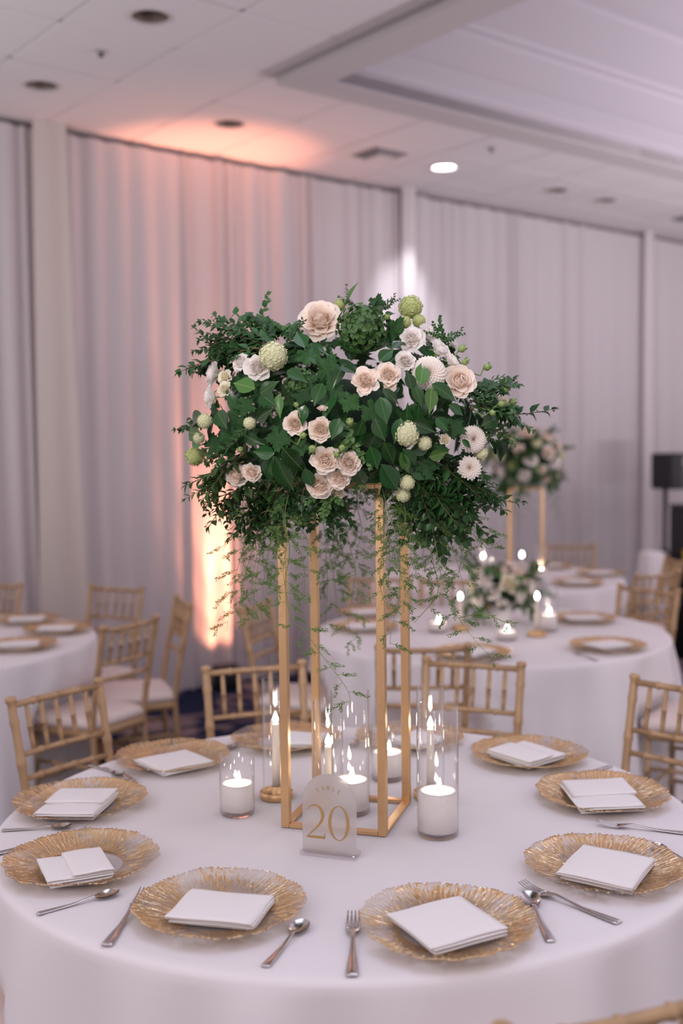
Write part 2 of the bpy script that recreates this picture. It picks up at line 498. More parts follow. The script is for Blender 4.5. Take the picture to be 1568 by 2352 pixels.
downs = [(-0.03, 1.86), (-0.03, 0.66), (1.17, 0.66), (2.97, 0.66), (4.17, 0.66), (4.77, 0.66)]
vents = [(2.37, 0.66), (5.97, 0.66)]
holes = {tkey(*d) for d in downs}; vk = {tkey(*d) for d in vents}
grid = MB()
for i in range(-4, 15):
    for j in range(-1, 10):
        a = -0.03 + 0.6 * i; b = 0.66 + 0.6 * j
        if j == -1:
            b = 0.13
        if a > CX0 and b > CY0 and b < CY1: continue
        if (i, j) in vk: continue
        hm = border_me if j == -1 else (hole_me if (i, j) in holes else tile_me)
        obj('ceiling_tile', hm, ceiling, (a, -b, HC))
for i in range(-4, 16):
    a = -0.33 + 0.6 * i
    if a < CX0: grid.box((a, -3.3, HC + 0.008), (0.024, 6.6, 0.005))
    else: grid.box((a, -CY0 / 2, HC + 0.008), (0.024, CY0, 0.005))
for j in range(0, 11):
    b = 0.36 + 0.6 * j
    if CY0 < b < CY1: grid.box(((A0 + CX0) / 2, -b, HC + 0.008), (CX0 - A0, 0.024, 0.005))
    else: grid.box(((A0 + A1) / 2, -b, HC + 0.008), (A1 - A0, 0.024, 0.005))
struct(obj('trim_1', grid.mesh('ceiling_grid', 'tbar', False), mtx=WF), 'thin white metal grid bars between the ceiling tiles')
# soffit band hanging 5 cm below the tiles
band = MB(); bw = 0.21; dz = 0.055
for x0, x1, y0, y1 in ((CX0, CX0 + bw, CY0, CY1), (CX0 + bw, CX1, CY0, CY0 + bw), (CX0 + bw, CX1, CY1 - bw, CY1), (CX1 - bw, CX1, CY0 + bw, CY1 - bw)):
    band.box(((x0 + x1) / 2, -(y0 + y1) / 2, HC - dz / 2 + 0.01), (x1 - x0, y1 - y0, dz + 0.02))
struct(obj('trim_2', band.mesh('soffit_band', 'soffit', False), mtx=WF), 'painted soffit band framing the ceiling coffer')
trk = MB()
trk.box((CX0 - 0.035, -(CY0 + CY1) / 2, HC - 0.010), (0.045, CY1 - CY0, 0.02))
struct(obj('trim_3', trk.mesh('partition_track', 'vent', False), mtx=WF), 'dark slim track beside the soffit band')
cof = MB()
prof = [(0.0, -0.045), (0.0, 0.03), (0.03, 0.035), (0.035, 0.055), (0.15, 0.12), (0.17, 0.125), (0.36, 0.21), (0.37, 0.235), (0.41, 0.24), (0.42, 0.26), (0.74, 0.34), (0.76, 0.345), (0.77, 0.37), (0.86, 0.375), (1.2, 0.42), (1.75, 0.43)]
rings = []
for d, z in prof:
    x0, x1, y0, y1 = CX0 + bw + d, CX1 - bw - d, CY0 + bw + d, CY1 - bw - d
    rings.append([(x0, -y0, HC + z), (x1, -y0, HC + z), (x1, -y1, HC + z), (x0, -y1, HC + z)])
cof.loft(rings, cap=False)
n = len(cof.v); cof.f.append((n - 4, n - 3, n - 2, n - 1))
struct(obj('trim_4', cof.mesh('coffer', 'coffer', False), mtx=WF), 'stepped lavender white coffer inside the soffit band')

# downlights
can_me = MB().lathe([(0.086, 0), (0.080, 0.02), (0.074, 0.06), (0.068, 0.13), (0.0, 0.131)], 32).mesh('baffle', 'can')
trim_me = MB().lathe([(0.085, 0.002), (0.086, -0.006), (0.100, -0.006), (0.103, 0.001)], 32).mesh('trim_ring', 'tbar')
bulb_me = MB().lathe([(0.0, 0.095), (0.03, 0.098), (0.045, 0.11), (0.05, 0.131)], 20).mesh('lamp_bulb', 'vent')
lens_me = MB().lathe([(0.0, 0.004), (0.05, 0.005), (0.083, 0.012)], 32).mesh('lamp_lens', 'lamp')
dl_lab = ['unlit recessed downlight nearest the top left edge of the picture', 'unlit recessed downlight above the left cream drape', 'unlit recessed downlight in the pink glow of the ceiling', 'lit white round downlight above the drapes', 'first unlit downlight right of the lit one', 'second unlit downlight right of the lit one']
for k, (a, b) in enumerate(downs):
    t = empty('downlight', wl(a, b, HC))
    tag(t, dl_lab[k], 'ceiling light', 'recessed ceiling downlights')
    obj('trim_ring', trim_me, t)
    if k == 3:
        obj('lamp_lens', lens_me, t)
        l = bpy.data.lights.new('downlight_beam', 'SPOT'); l.energy = 80; l.spot_size = math.radians(46); l.spot_blend = 0.9; l.shadow_soft_size = 0.05; l.color = (0.95, 0.93, 1.0)
        lo = bpy.data.objects.new('downlight_beam', l); COL.objects.link(lo); lo.location = wl(a, b, HC - 0.012)
        lo.rotation_euler = (Vector(wl(3.2, 0.0, 2.55)) - lo.location).to_track_quat('-Z', 'Y').to_euler()
    else:
        obj('baffle', can_me, t); obj('lamp_bulb', bulb_me, t)
# louvred vents
for k, (a, b) in enumerate(vents):
    t = empty('ceiling_vent', wl(a, b, HC), PHI)
    tag(t, ['square louvred ceiling vent left of the lit downlight', 'square louvred ceiling vent at the right edge of the picture'][k], 'vent', 'ceiling vents')
    def sqring(h, z): return [(-h, -h, z), (h, -h, z), (h, h, z), (-h, h, z)]
    fr = MB().loft([sqring(0.294, 0.016), sqring(0.294, 0.0), sqring(0.162, 0.0), sqring(0.155, -0.006), sqring(0.148, 0.0), sqring(0.146, 0.07)], cap=False)
    obj('frame', fr.mesh('vent_frame', 'ceil', False), t)
    obj('backing', MB().box((0, 0, 0.075), (0.30, 0.30, 0.01)).mesh('vent_backing', 'dark', False), t)
    for h, z in ((0.128, -0.008), (0.104, -0.018), (0.080, -0.028)):
        lv = MB().loft([sqring(h, z), sqring(h + 0.003, z + 0.001), sqring(h - 0.022, 0.05), sqring(h - 0.025, 0.05)], cap=False)
        obj('louvre', lv.mesh('louvre', 'vent', False), t)
    obj('pan', MB().loft([sqring(0.05, 0.03), sqring(0.068, -0.034), sqring(0.064, -0.036)]).mesh('pan', 'ceil', False), t)
# sprinkler heads
for k, (u, v) in enumerate(((232, 127), (1128, 346))):
    p = at(u, v, HC - 0.02)
    t = empty('sprinkler', (p[0], p[1], HC))
    tag(t, ['small dark sprinkler head between the two left downlights', 'small sprinkler head right of the lit downlight'][k], 'sprinkler', 'ceiling sprinklers')
    obj('escutcheon', MB().lathe([(0.0, -0.008), (0.02, -0.008), (0.032, 0)], 16).mesh('escutcheon', 'vent'), t)
    obj('sprinkler_head', MB().lathe([(0.0, -0.026), (0.016, -0.026), (0.016, -0.023), (0.006, -0.022), (0.007, -0.014), (0.012, -0.008)], 12).mesh('sprinkler_head', 'dark'), t)

# drapes
def drape_mesh(name, a0, a1, off, seed, m, zt=3.565, amp=0.075, spread=0.0):
    r = random.Random(seed); np_ = int((a1 - a0) / 0.012); ph = []
    x = 0
    knots = [0.0]
    while x < a1 - a0:
        x += r.choice((0.05, 0.08, 0.11, 0.15, 0.2)) * r.uniform(0.85, 1.2); knots.append(x)
    am = [r.uniform(0.15, 1.0) for _ in knots]
    def prof(s):
        for i in range(len(knots) - 1):
            if knots[i] <= s <= knots[i + 1]:
                t = (s - knots[i]) / (knots[i + 1] - knots[i])
                return am[i] * math.sin(PI * t) ** 1.6
        return 0
    zs = [0.005, 0.02, 0.6, 1.4, 2.2, 2.9, 3.4, zt - 0.05, zt]
    def fn(u, v):
        z = zs[int(round(v * (len(zs) - 1)))]
        s = u * (a1 - a0); k = z / 3.6
        wob = 0.25 * math.sin(s * 9 + z * 1.1) * 0.02
        d = prof(s) * amp * (1.25 - 0.55 * k) + wob * (1 - k)
        c = (a0 + a1) / 2
        aa = a0 + s
        aa = c + (aa - c) * (1 + spread * (1 - k)) + 0.012 * math.sin(z * 1.3 + s * 5) * (1 - k)
        return (aa, -(off + d), z)
    mb = MB().grid(fn, np_, len(zs) - 1)
    return mb.mesh(name, m)
seams = [A0, 0.27, 3.17, 6.2, A1]
dl = ['white voile drape panel at the far left edge', 'white voile drape panel washed pink by the uplight', 'white voile drape panel behind the tall flowers, right of the bright seam', 'white voile drape panel behind the loudspeaker at the right edge']
for k in range(4):
    tag(obj('drape', drape_mesh('drape', seams[k] + 0.01, seams[k + 1] - 0.01, -0.04, 20 + k, 'drape'), mtx=WF), dl[k], 'curtain', 'wall drapes')
cl = ['narrow cream drape strip over the seam at left', 'narrow white drape strip over the bright lit seam behind the flowers', 'narrow white drape strip over the seam near the right edge']
for k, a in enumerate(seams[1:4]):
    tag(obj('narrow_drape', drape_mesh('narrow_drape', a - (0.09 if k == 0 else 0.05), a + (0.11 if k == 0 else 0.08), 0.05, 40 + k, 'drape2' if k == 0 else 'drape', 3.6, 0.05, 0.6), mtx=WF), cl[k], 'curtain', 'drape strips over the seams')

# uplight on the floor
up = at(511, 1576, 0)
UPX = Vector((up[0] + 0.035, up[1] - 0.085, 0))
t = empty('uplight', UPX, PHI)
tag(t, 'black box uplight on the carpet below the pink lit drape', 'uplight')
obj('housing', MB().bbox((0, 0, 0.085), (0.15, 0.13, 0.16), 0.012).mesh('housing', 'black'), t)
obj('lens', MB().lathe([(0, 0.166), (0.045, 0.166), (0.05, 0.164)], 20).mesh('lens', 'grille'), t)
for sx in (-1, 1):
    obj('foot', MB().bbox((0.055 * sx, 0, 0.004), (0.02, 0.12, 0.008), 0.002).mesh('foot', 'black'), t)
src = UPX + Vector((0, 0, 0.19))
q_ = WF.inverted() @ src
for en, sz, zt_ in ((820, 30, 3.45), (120, 58, 3.3), (16, 84, 0.45)):
    l = bpy.data.lights.new('uplight_beam', 'SPOT'); l.energy = en; l.spot_size = math.radians(sz); l.spot_blend = 1.0; l.shadow_soft_size = 0.03; l.color = (1.0, 0.36, 0.20)
    lo = bpy.data.objects.new('uplight_beam', l); COL.objects.link(lo)
    lo.location = src
    tgt = Vector(wl(q_.x, 0.02, zt_))
    lo.rotation_euler = (tgt - src).to_track_quat('-Z', 'Y').to_euler()

# ------------------------------------------------------------------ tables
TZ = 0.76; TR = 0.836
TC = Vector((0.0103, 2.62, 0)); MC = Vector((0.692, 5.184, 0)); FC = Vector((1.018, 7.278, 0)); LC = Vector((-1.996, 5.058, 0))
def cloth_mesh(seed, pushes=()):
    r = random.Random(seed); n = 240
    comps = [(r.randint(7, 12), r.uniform(0, 6.28), 0.45), (r.randint(14, 20), r.uniform(0, 6.28), 0.6), (r.randint(24, 33), r.uniform(0, 6.28), 0.3)]
    prof = [(0.0, 0), (0.3, 0), (0.6, 0), (TR - 0.03, 0), (TR - 0.012, -0.002), (TR - 0.004, -0.006), (TR, -0.014), (TR + 0.003, -0.03), (TR + 0.006, -0.07), (TR + 0.012, -0.14), (TR + 0.014, -0.18), (TR + 0.017, -0.215), (TR + 0.02, -0.25), (TR + 0.03, -0.4), (TR + 0.042, -0.58), (TR + 0.05, -0.735), (TR + 0.06, -0.755)]
    rings = []
    for q, z in prof[1:]:
        ring = []
        for k in range(n):
            a = 2 * PI * k / n; d = max(0.0, (-z - 0.02) / 0.74)
            w = sum(c * math.sin(m * a + p + 0.8 * math.sin(2 * a + p)) for m, p, c in comps)
            rr = q + w * 0.062 * d ** 0.7 + 0.02 * d
            if z < -0.12:
                for pa, pf in pushes:      # the cloth gives way to the seats pushed under the table
                    da = (a - pa + PI) % (2 * PI) - PI
                    if abs(da) > 0.6: continue
                    lat = abs(rr * math.sin(da)); lim = pf - 0.02 + max(0.0, lat - 0.22) * 1.6
                    lim = lim / math.cos(da) + max(0.0, z + 0.23) * 2.5
                    rr = min(rr, max(lim, 0.35))
            zz = z + (0.0007 * math.sin(5 * a + seed) * math.sin(q * 11) if z == 0 else 0)
            ring.append((rr * math.cos(a), rr * math.sin(a), TZ + zz))
        rings.append(ring)
    mb = MB().loft(rings, cap=False)
    mb.v.append((0, 0, TZ)); c = len(mb.v) - 1
    mb.f = [f[::-1] for f in mb.f] + [(c, k, (k + 1) % n) for k in range(n)]
    return mb.mesh('tablecloth', 'cloth')
def table(c, label, clabel, seed, pushes):
    t = empty('round_table', (c.x, c.y, 0)); tag(t, label, 'table', 'round banquet tables')
    obj('tabletop', MB().lathe([(0, 0.725), (0.80, 0.725), (0.81, 0.735), (0.80, 0.748), (0, 0.748)], 48).mesh('tabletop', 'wood'), t)
    for k in range(4):
        a = PI / 4 + k * PI / 2
        obj('leg', MB().tube([(0.45 * math.cos(a), 0.45 * math.sin(a), 0), (0.45 * math.cos(a), 0.45 * math.sin(a), 0.726)], 0.016, 8).mesh('leg', 'steel'), t)
    k = obj('tablecloth', cloth_mesh(seed, pushes), None, (c.x, c.y, 0)); tag(k, clabel, 'tablecloth', 'white round tablecloths')
# ------------------------------------------------------------------ chiavari chairs
def ringed(p0, p1, r, rings=(), n=10, swell=0.0):
    p0, p1 = Vector(p0), Vector(p1)
    ts = [0.0]; rs = [r]
    for q in rings:
        for d, k in ((-0.018, 1.0), (-0.012, 1.22), (0.0, 1.3), (0.012, 1.22), (0.018, 1.0)):
            ts.append(q + d); rs.append(r * k)
    if swell:
        ts += [0.25, 0.5, 0.75]; rs += [r * 1.0, r * (1 + swell), r * 1.0]
        rs[0] = r * 0.8
    ts.append(1.0); rs.append(r * (0.8 if swell else 1.0))
    z = sorted(zip(ts, rs))
    return [p0.lerp(p1, a) for a, _ in z], [b for _, b in z]
def make_chair():
    t = empty('chiavari_chair', (0, 0, 0))
    hx, zt = 0.1675, 0.91
    def bp(z, sx):   # back leg centre line
        if z < 0.45: return Vector((sx * (0.150 + 0.015 * z / 0.45), -0.165 - 0.045 * (0.45 - z) / 0.45 * 0.6, z))
        k = (z - 0.45) / (zt - 0.45)
        return Vector((sx * (0.158 + (hx - 0.158) * k), -0.165 - 0.085 * k ** 1.2, z))
    for sx in (-1, 1):
        zs = [0, 0.05, 0.12, 0.135, 0.15, 0.165, 0.27, 0.285, 0.30, 0.315, 0.45, 0.52, 0.585, 0.60, 0.615, 0.65, 0.70, 0.705, 0.72, 0.735, 0.80, 0.82, 0.835, 0.85, 0.875, 0.889, 0.895, 0.902, 0.908, 0.912]
        ra = [0.0115, 0.0125, 0.013, 0.0155, 0.0155, 0.013, 0.013, 0.0155, 0.0155, 0.013, 0.0135, 0.0135, 0.0135, 0.016, 0.0135, 0.0135, 0.0135, 0.0155, 0.0155, 0.0135, 0.013, 0.0135, 0.016, 0.0135, 0.0135, 0.0125, 0.0165, 0.0175, 0.0165, 0.008]
        obj('back_leg', MB().tube([bp(z, sx) for z in zs], ra, 10).mesh('back_leg', 'chair'), t)
        p, q = ringed((sx * 0.185, 0.155, 0), (sx * 0.18, 0.15, 0.425), 0.0125, (0.3, 0.66))
        obj('front_leg', MB().tube(p, q, 10).mesh('front_leg', 'chair'), t)
    def rail(name, z, r, rg=(0.25, 0.5, 0.75)):
        a, b = bp(z, -1), bp(z, 1)
        p, q = ringed(a, b, r, rg)
        n_ = len(p); L_ = (b - a).length
        p = [v + Vector((0, -0.012 * math.sin(PI * ((v - a).length / L_)), 0)) for v in p]
        obj(name, MB().tube(p, q, 8).mesh(name, 'chair'), t)
    rail('top_rail', 0.885, 0.0105); rail('back_rail', 0.738, 0.009); rail('back_rail', 0.667, 0.009, (0.2, 0.4, 0.6, 0.8))
    for k in range(5):
        f = (k + 1) / 6
        a = bp(0.738, -1).lerp(bp(0.738, 1), f); b = bp(0.885, -1).lerp(bp(0.885, 1), f)
        o_ = Vector((0, -0.012 * math.sin(PI * f), 0))
        p, q = ringed(a + o_, b + o_, 0.0078, (0.5,), swell=0.15)
        obj('spindle', MB().tube(p, q, 8).mesh('spindle', 'chair'), t)
    def outline(h, y0, y1, w0, w1, rr=0.05, n=6):
        pts = []
        for (cx, cy, a0) in ((w1 - rr, y1 - rr, 0), (-w1 + rr, y1 - rr, PI / 2), (-w0 + rr * .6, y0 + rr * .6, PI), (w0 - rr * .6, y0 + rr * .6, 1.5 * PI)):
            r_ = rr if cy > 0 else rr * 0.6
            for i in range(n + 1):
                a = a0 + i / n * PI / 2
                pts.append((cx + r_ * math.cos(a), cy + r_ * math.sin(a), h))
        return pts
    obj('seat_frame', MB().loft([outline(0.415, -0.18, 0.175, 0.17, 0.20), outline(0.45, -0.18, 0.175, 0.17, 0.20)]).mesh('seat_frame', 'chair'), t)
    cu = MB().loft([outline(0.451, -0.16, 0.17, 0.16, 0.195), outline(0.458, -0.172, 0.182, 0.172, 0.207), outline(0.478, -0.175, 0.186, 0.176, 0.21), outline(0.494, -0.165, 0.176, 0.166, 0.20), outline(0.501, -0.13, 0.14, 0.13, 0.165), outline(0.504, -0.06, 0.08, 0.06, 0.07)])
    obj('cushion', cu.mesh('cushion', 'cushion'), t)
    for z in (0.14, 0.29):
        for sx in (-1, 1):
            p, q = ringed(bp(z, sx), (sx * 0.184, 0.152, z), 0.0085, (0.3, 0.7)); obj('stretcher', MB().tube(p, q, 8).mesh('stretcher', 'chair'), t)
    for a, b in (((-0.184, 0.153, 0.2), (0.184, 0.153, 0.2)), (bp(0.2, -1), bp(0.2, 1))):
        p, q = ringed(a, b, 0.0085, (0.3, 0.7)); obj('stretcher', MB().tube(p, q, 8).mesh('stretcher', 'chair'), t)
    return t
chair0 = make_chair(); chair_used = False
PUSH = {'TC': [], 'MC': [], 'FC': [], 'LC': []}
def place_chair(A, B, face, label, group):
    """A, B: plan positions of the two post tops; face: point the chair looks to"""
    global chair_used
    A, B = Vector((A[0], A[1], 0)), Vector((B[0], B[1], 0))
    m = (A + B) / 2; d = (B - A).normalized(); f = Vector((-d.y, d.x, 0))
    if f.dot(Vector((face[0], face[1], 0)) - m) < 0: f = -f
    rz = math.atan2(f.y, f.x) - PI / 2
    t = copy_tree(chair0) if chair_used else chair0
    chair_used = True
    t.location = m + f * 0.25; t.rotation_euler = (0, 0, rz)
    o_ = m + f * 0.25 - Vector((face[0], face[1], 0))
    PUSH[{TC.x: 'TC', MC.x: 'MC', FC.x: 'FC', LC.x: 'LC'}[face[0]]].append((math.atan2(o_.y, o_.x), o_.length - 0.19))
    tag(t, label, 'chair', group)
    return t
G1, G2, G3, G4 = 'chairs around the nearest table', 'chairs around the middle table', 'chairs around the farthest table', 'chairs around the left table'
place_chair((-0.998, 3.248), (-0.788, 3.519), TC, 'gold bamboo style chair at the left of the nearest table, back towards the left cloth', G1)
place_chair((-0.464, 3.683), (-0.144, 3.778), TC, 'gold chair behind the nearest table, left of the gold flower stand', G1)
place_chair((0.292, 3.817), (0.606, 3.699), TC, 'gold chair behind the nearest table, right of the gold flower stand', G1)
place_chair((0.933, 3.485), (1.157, 3.236), TC, 'gold chair at the right of the nearest table, cut by the right edge', G1)
place_chair((0.20, 1.364), (0.516, 1.474), TC, 'gold chair whose post tip and top rail peek over the bottom edge', G1)
place_chair((-1.064, 2.06), (-1.162, 2.38), TC, 'chair at lower left showing only its white cushion', G1)
place_chair((0.14, 4.05), (0.46, 4.06), MC, 'gold chair with its back against the nearest table, facing the middle table', G2)
place_chair((-0.47, 5.03), (-0.36, 5.34), MC, 'gold chair seen edge on behind the left hanging fern, facing the middle table', G2)
place_chair((1.61, 4.32), (1.79, 4.60), MC, 'chair at the right edge showing only its white cushion, behind the nearest right chair', G2)
place_chair((0.045, 6.18), (0.37, 6.15), MC, 'gold chair behind the middle table, first one right of the gold post', G2)
place_chair((0.445, 6.05), (0.76, 6.02), MC, 'gold chair behind the middle table, hidden by the low bouquet', G2)
place_chair((1.457, 5.724), (1.68, 5.485), MC, 'gold chair right of the middle table, backrest turned to the black table', G2)
place_chair((1.653, 6.13), (1.93, 6.30), FC, 'gold chair in front of the tall stool under white cloth', G3)
place_chair((2.103, 7.10), (2.10, 6.77), FC, 'gold chair seen edge on beside the black table', G3)
place_chair((1.50, 8.02), (1.83, 7.99), FC, 'gold chair behind the farthest table against the drape', G3)
place_chair((-0.994, 4.546), (-0.82, 4.83), LC, 'gold chair with white cushion at the right side of the left table, nearer one', G4)
place_chair((-0.825, 5.47), (-0.715, 5.16), LC, 'gold chair seen edge on with pink lit cushion, between left table and uplight', G4)
place_chair((-1.355, 5.942), (-1.065, 5.80), LC, 'gold chair behind the left table, right one of the two', G4)
place_chair((-2.06, 6.16), (-1.769, 6.02), LC, 'gold chair behind the left table, cut by the left edge', G4)

table(TC, 'round banquet table hidden under the nearest white cloth', 'white floor length cloth on the nearest round table with the number card', 1, PUSH['TC'])
table(MC, 'round banquet table under the cloth behind and right', 'white cloth on the middle round table with the low bouquet', 5, PUSH['MC'])
table(FC, 'round banquet table under the farthest cloth', 'white cloth on the farthest round table at right', 8, PUSH['FC'])
table(LC, 'round banquet table under the cloth at the left edge', 'white cloth on the round table cut by the left edge', 11, PUSH['LC'])


# ------------------------------------------------------------------ place settings
def charger_meshes(seed, nt=480, nr=14):
    r = random.Random(seed)
    P = [(r.randint(3, 9), r.uniform(0, 6.28)) for _ in range(3)]
    ph = [r.uniform(0, 6.28) for _ in range(6)]
    def ridge(a, s):
        w = 0.9 * math.sin(5 * s + ph[0]) + 0.35 * math.sin(17 * a + ph[5])
        return 0.5 * math.sin(84 * a + w + ph[1]) + 0.4 * math.sin(117 * a + 2.2 * s + ph[2]) + 0.25 * math.sin(53 * a + 9 * s + ph[3]) + 0.2 * math.sin(31 * a + 26 * s + ph[4])
    def P3(a, s, top):
        rr = 0.087 + s * (0.160 - 0.087)
        rr += s ** 3 * (0.0028 * math.sin(P[0][0] * a + P[0][1]) + 0.0022 * math.sin((P[1][0] + 9) * a + P[1][1]) + 0.0022 * ridge(a, s) + 0.002)
        z = 0.0045 + 0.021 * s ** 1.35
        am = 0.0016 * min(1.0, s * 3)
        if top: z += am * ridge(a, s) + 0.0016
        else: z -= 0.0012
        if s > 0.9: z += 0.0015 * math.sin(P[2][0] * a + P[2][1])
        return (rr * math.cos(a), rr * math.sin(a), z)
    rings = []
    for j in range(nr + 1): rings.append([P3(2 * PI * k / nt, j / nr, True) for k in range(nt)])
    for s in (1.0, 0.5, 0.0): rings.append([P3(2 * PI * k / nt, s, False) for k in range(nt)])
    rim = MB().loft(rings, cap=False).mesh('rim', 'charger')
    well = MB().lathe([(0, 0.0045), (0.080, 0.0045), (0.088, 0.0052), (0.088, 0.0022), (0.082, 0.0012), (0, 0.0012)], 64).mesh('well', 'plateglass')
    return rim, well
CH = [charger_meshes(s) for s in (3, 14, 25)]
CHF = charger_meshes(7, 120, 5)
def charger(x, y, rz, label, group, far=False, k=0):
    t = empty('charger_plate', (x, y, TZ + 0.0008), rz); tag(t, label, 'plate', group)
    rim, well = CHF if far else CH[k % 3]
    obj('rim', rim, t); obj('well', well, t)
    return t
def folded(ax, bx, c, plies=3, t=0.0042, seed=0, start=1):
    """a cloth folded to and fro: plies swept along bx, joined by rounded folds at the ends of ax"""
    r = random.Random(seed); path = []
    d = start; z = 0.0012; na = 12
    la = ax.length
    for k in range(plies):
        e = 1.0 - r.uniform(0.0, 0.05) if k else 1.0
        for i in range(na + 1):
            q = -1 + 2 * i / na
            path.append((d * q * (e if q > 0 else 1.0), z))
        if k < plies - 1:
            for i in range(1, 6):
                a = -PI / 2 + PI * i / 6
                path.append((d * (e + math.cos(a) * t * 0.55 / la), z + t / 2 + math.sin(a) * t / 2))
        z += t; d = -d
    top = z - t
    nb = 14; off = [r.uniform(-0.03, 0.03) for _ in range(3)]
    v = []
    for x, zz in path:
        for j in range(nb + 1):
            y = -1 + 2 * j / nb
            lay = zz / max(top, 1e-4)
            yy = y * (1 + 0.03 * math.sin(lay * 5 + seed)) + off[0] * lay
            m = max(abs(x), abs(y))
            h = zz * (1 - 0.30 * min(1, m) ** 7) + 0.0022 * lay * (1 - x * x) * (1 - y * y) + 0.0008 * math.sin(3 * x + 2.3 * y + seed) * lay
            p = Vector(c) + ax * (x + 0.012 * math.sin(4 * y + seed) * lay) + bx * yy
            v.append((p.x, p.y, p.z + h))
    n = nb + 1
    f = [(i * n + j, i * n + j + 1, (i + 1) * n + j + 1, (i + 1) * n + j) for i in range(len(path) - 1) for j in range(nb)]
    mb = MB(); mb.add(v, f)
    return mb, top
def cloth_obj(name, mb, t):
    o = obj(name, mb.mesh(name, 'napkin'), t)
    m = o.modifiers.new('thickness', 'SOLIDIFY'); m.thickness = 0.0014; m.offset = 0
    return o
def napkin(corners, label, group, seed, plate, fold=0):
    """corners: image positions of the top face, going round; the cloth lies across the plate"""
    z = TZ + 0.029
    q = [Vector(at(u, v, z)) for u, v in corners]
    c = sum(q, Vector()) / 4
    a = ((q[1] - q[0]) + (q[2] - q[3])) / 4; b = ((q[3] - q[0]) + (q[2] - q[1])) / 4
    t = empty('napkin', (c.x, c.y, TZ + 0.011)); tag(t, label, 'napkin', group)
    b0, top = folded(b * 0.95, a * 0.95, Vector((0, 0, 0)), 2, 0.0052, seed)
    cloth_obj('lower_fold', b0, t)
    b1, tp = folded(b, a, Vector((0, 0, top + 0.0022)), 2, 0.0052, seed + 50, -1)
    cloth_obj('upper_fold', b1, t)
    if fold:
        f = 0.36 if fold > 0 else -0.36
        b2, _ = folded(a * 0.62, b * 0.985, a * f + Vector((0, 0, top + tp + 0.004)), 2, 0.004, seed + 90, fold)
        cloth_obj('flap', b2, t)
    return t
def fork_mesh():
    hd = MB(); xs = []
    prof = [(0.0, 0.0085, 0.0022), (0.006, 0.0098, 0.0030), (0.03, 0.0088, 0.003), (0.075, 0.0050, 0.0038), (0.11, 0.0033, 0.0085), (0.128, 0.0036, 0.0108), (0.140, 0.0085, 0.0085), (0.150, 0.0118, 0.0062), (0.158, 0.0124, 0.0050)]
    rings = []
    for x, w, z in prof:
        th = 0.0013 if x > 0.13 else 0.0018
        rings.append([(x, w * math.cos(2 * PI * k / 10), z + th * math.sin(2 * PI * k / 10)) for k in range(10)])
    hd.loft(rings)
    tn = MB()
    for k in range(4):
        y = (k - 1.5) * 0.0066
        pts = [(0.155, y, 0.0050), (0.165, y, 0.0046), (0.178, y, 0.0056), (0.192, y * 0.97, 0.0088), (0.205, y * 0.92, 0.0140)]
        tn.tube(pts, [0.0026, 0.0023, 0.0021, 0.0018, 0.0009], 6, flat=0.6)
    return hd.mesh('handle', 'steel'), tn.mesh('tines', 'steel')
def spoon_mesh():
    hd = MB()
    prof = [(0.0, 0.0070, 0.0022), (0.005, 0.0085, 0.003), (0.03, 0.0075, 0.003), (0.075, 0.0042, 0.004), (0.105, 0.0030, 0.0085), (0.122, 0.0034, 0.0105), (0.130, 0.006, 0.0098)]
    hd.loft([[(x, w * math.cos(2 * PI * k / 10), z + 0.0017 * math.sin(2 * PI * k / 10)) for k in range(10)] for x, w, z in prof])
    bw_ = MB()
    def fn(u, v, o=0):
        a = u * 2 * PI; rr = v
        x = 0.152 + 0.027 * rr * math.cos(a); w = 0.0175 * (1 + 0.12 * math.cos(a))
        return (x, w * rr * math.sin(a), 0.0105 - 0.0072 * (1 - rr * rr) + o + 0.002 * math.cos(a) * rr)
    bw_.grid(lambda u, v: fn(u, v), 24, 6)
    bw_.grid(lambda u, v: fn(1 - u, v, -0.0011), 24, 6)
    return hd.mesh('handle', 'steel'), bw_.mesh('bowl', 'steel')
FM, SM = fork_mesh(), spoon_mesh()
def cutlery(kind, tip, end, label, group):
    A = Vector(at(*end, TZ + 0.004)); B = Vector(at(*tip, TZ + (0.016 if kind == 'fork' else 0.011)))
    d = B - A; d.z = 0
    base = 0.205 if kind == 'fork' else 0.179
    s = max(0.9, min(1.12, d.length / base))
    c = (A + B) / 2; p = c - d.normalized() * base * s / 2
    t = empty(kind, (p.x, p.y, TZ + 0.0002), math.atan2(d.y, d.x)); t.scale = (s, s, s)
    tag(t, label, kind, group)
    m = FM if kind == 'fork' else SM
    obj('handle', m[0], t); obj('tines' if kind == 'fork' else 'bowl', m[1], t)
pc = {n: (TC.x + 0.66 * r * math.cos(math.radians(a)), TC.y + 0.66 * r * math.sin(math.radians(a))) for n, a, r in
      (('A', 138.1, 1.01), ('B', 174.3, 1.015), ('C', -150.4, 0.995), ('D', -114.0, 0.935), ('E', -75.0, 1.022), ('F', -36.2, 0.99), ('G', 7.3, 0.968), ('H', 40.7, 1.02), ('I', 73.5, 1.0), ('J', 106, 1.0))}
GP = 'gold rippled charger plates on the nearest table'
pl = {'A': 'gold rippled glass charger plate at the back left, under a napkin with long pleats', 'B': 'gold rippled glass charger plate at the left, farther of the two at the left edge', 'C': 'gold rippled glass charger plate at the left edge, nearer one, beside the lone spoon', 'D': 'gold rippled glass charger plate at the front left', 'E': 'gold rippled glass charger plate at the front right, largest in view', 'F': 'gold rippled glass charger plate at the right, nearest the right edge', 'G': 'gold rippled glass charger plate at the right, second from the front', 'H': 'gold rippled glass charger plate at the back right', 'I': 'gold rippled glass charger plate behind the stand, right of it', 'J': 'gold rippled glass charger plate behind the tall taper candle at left'}
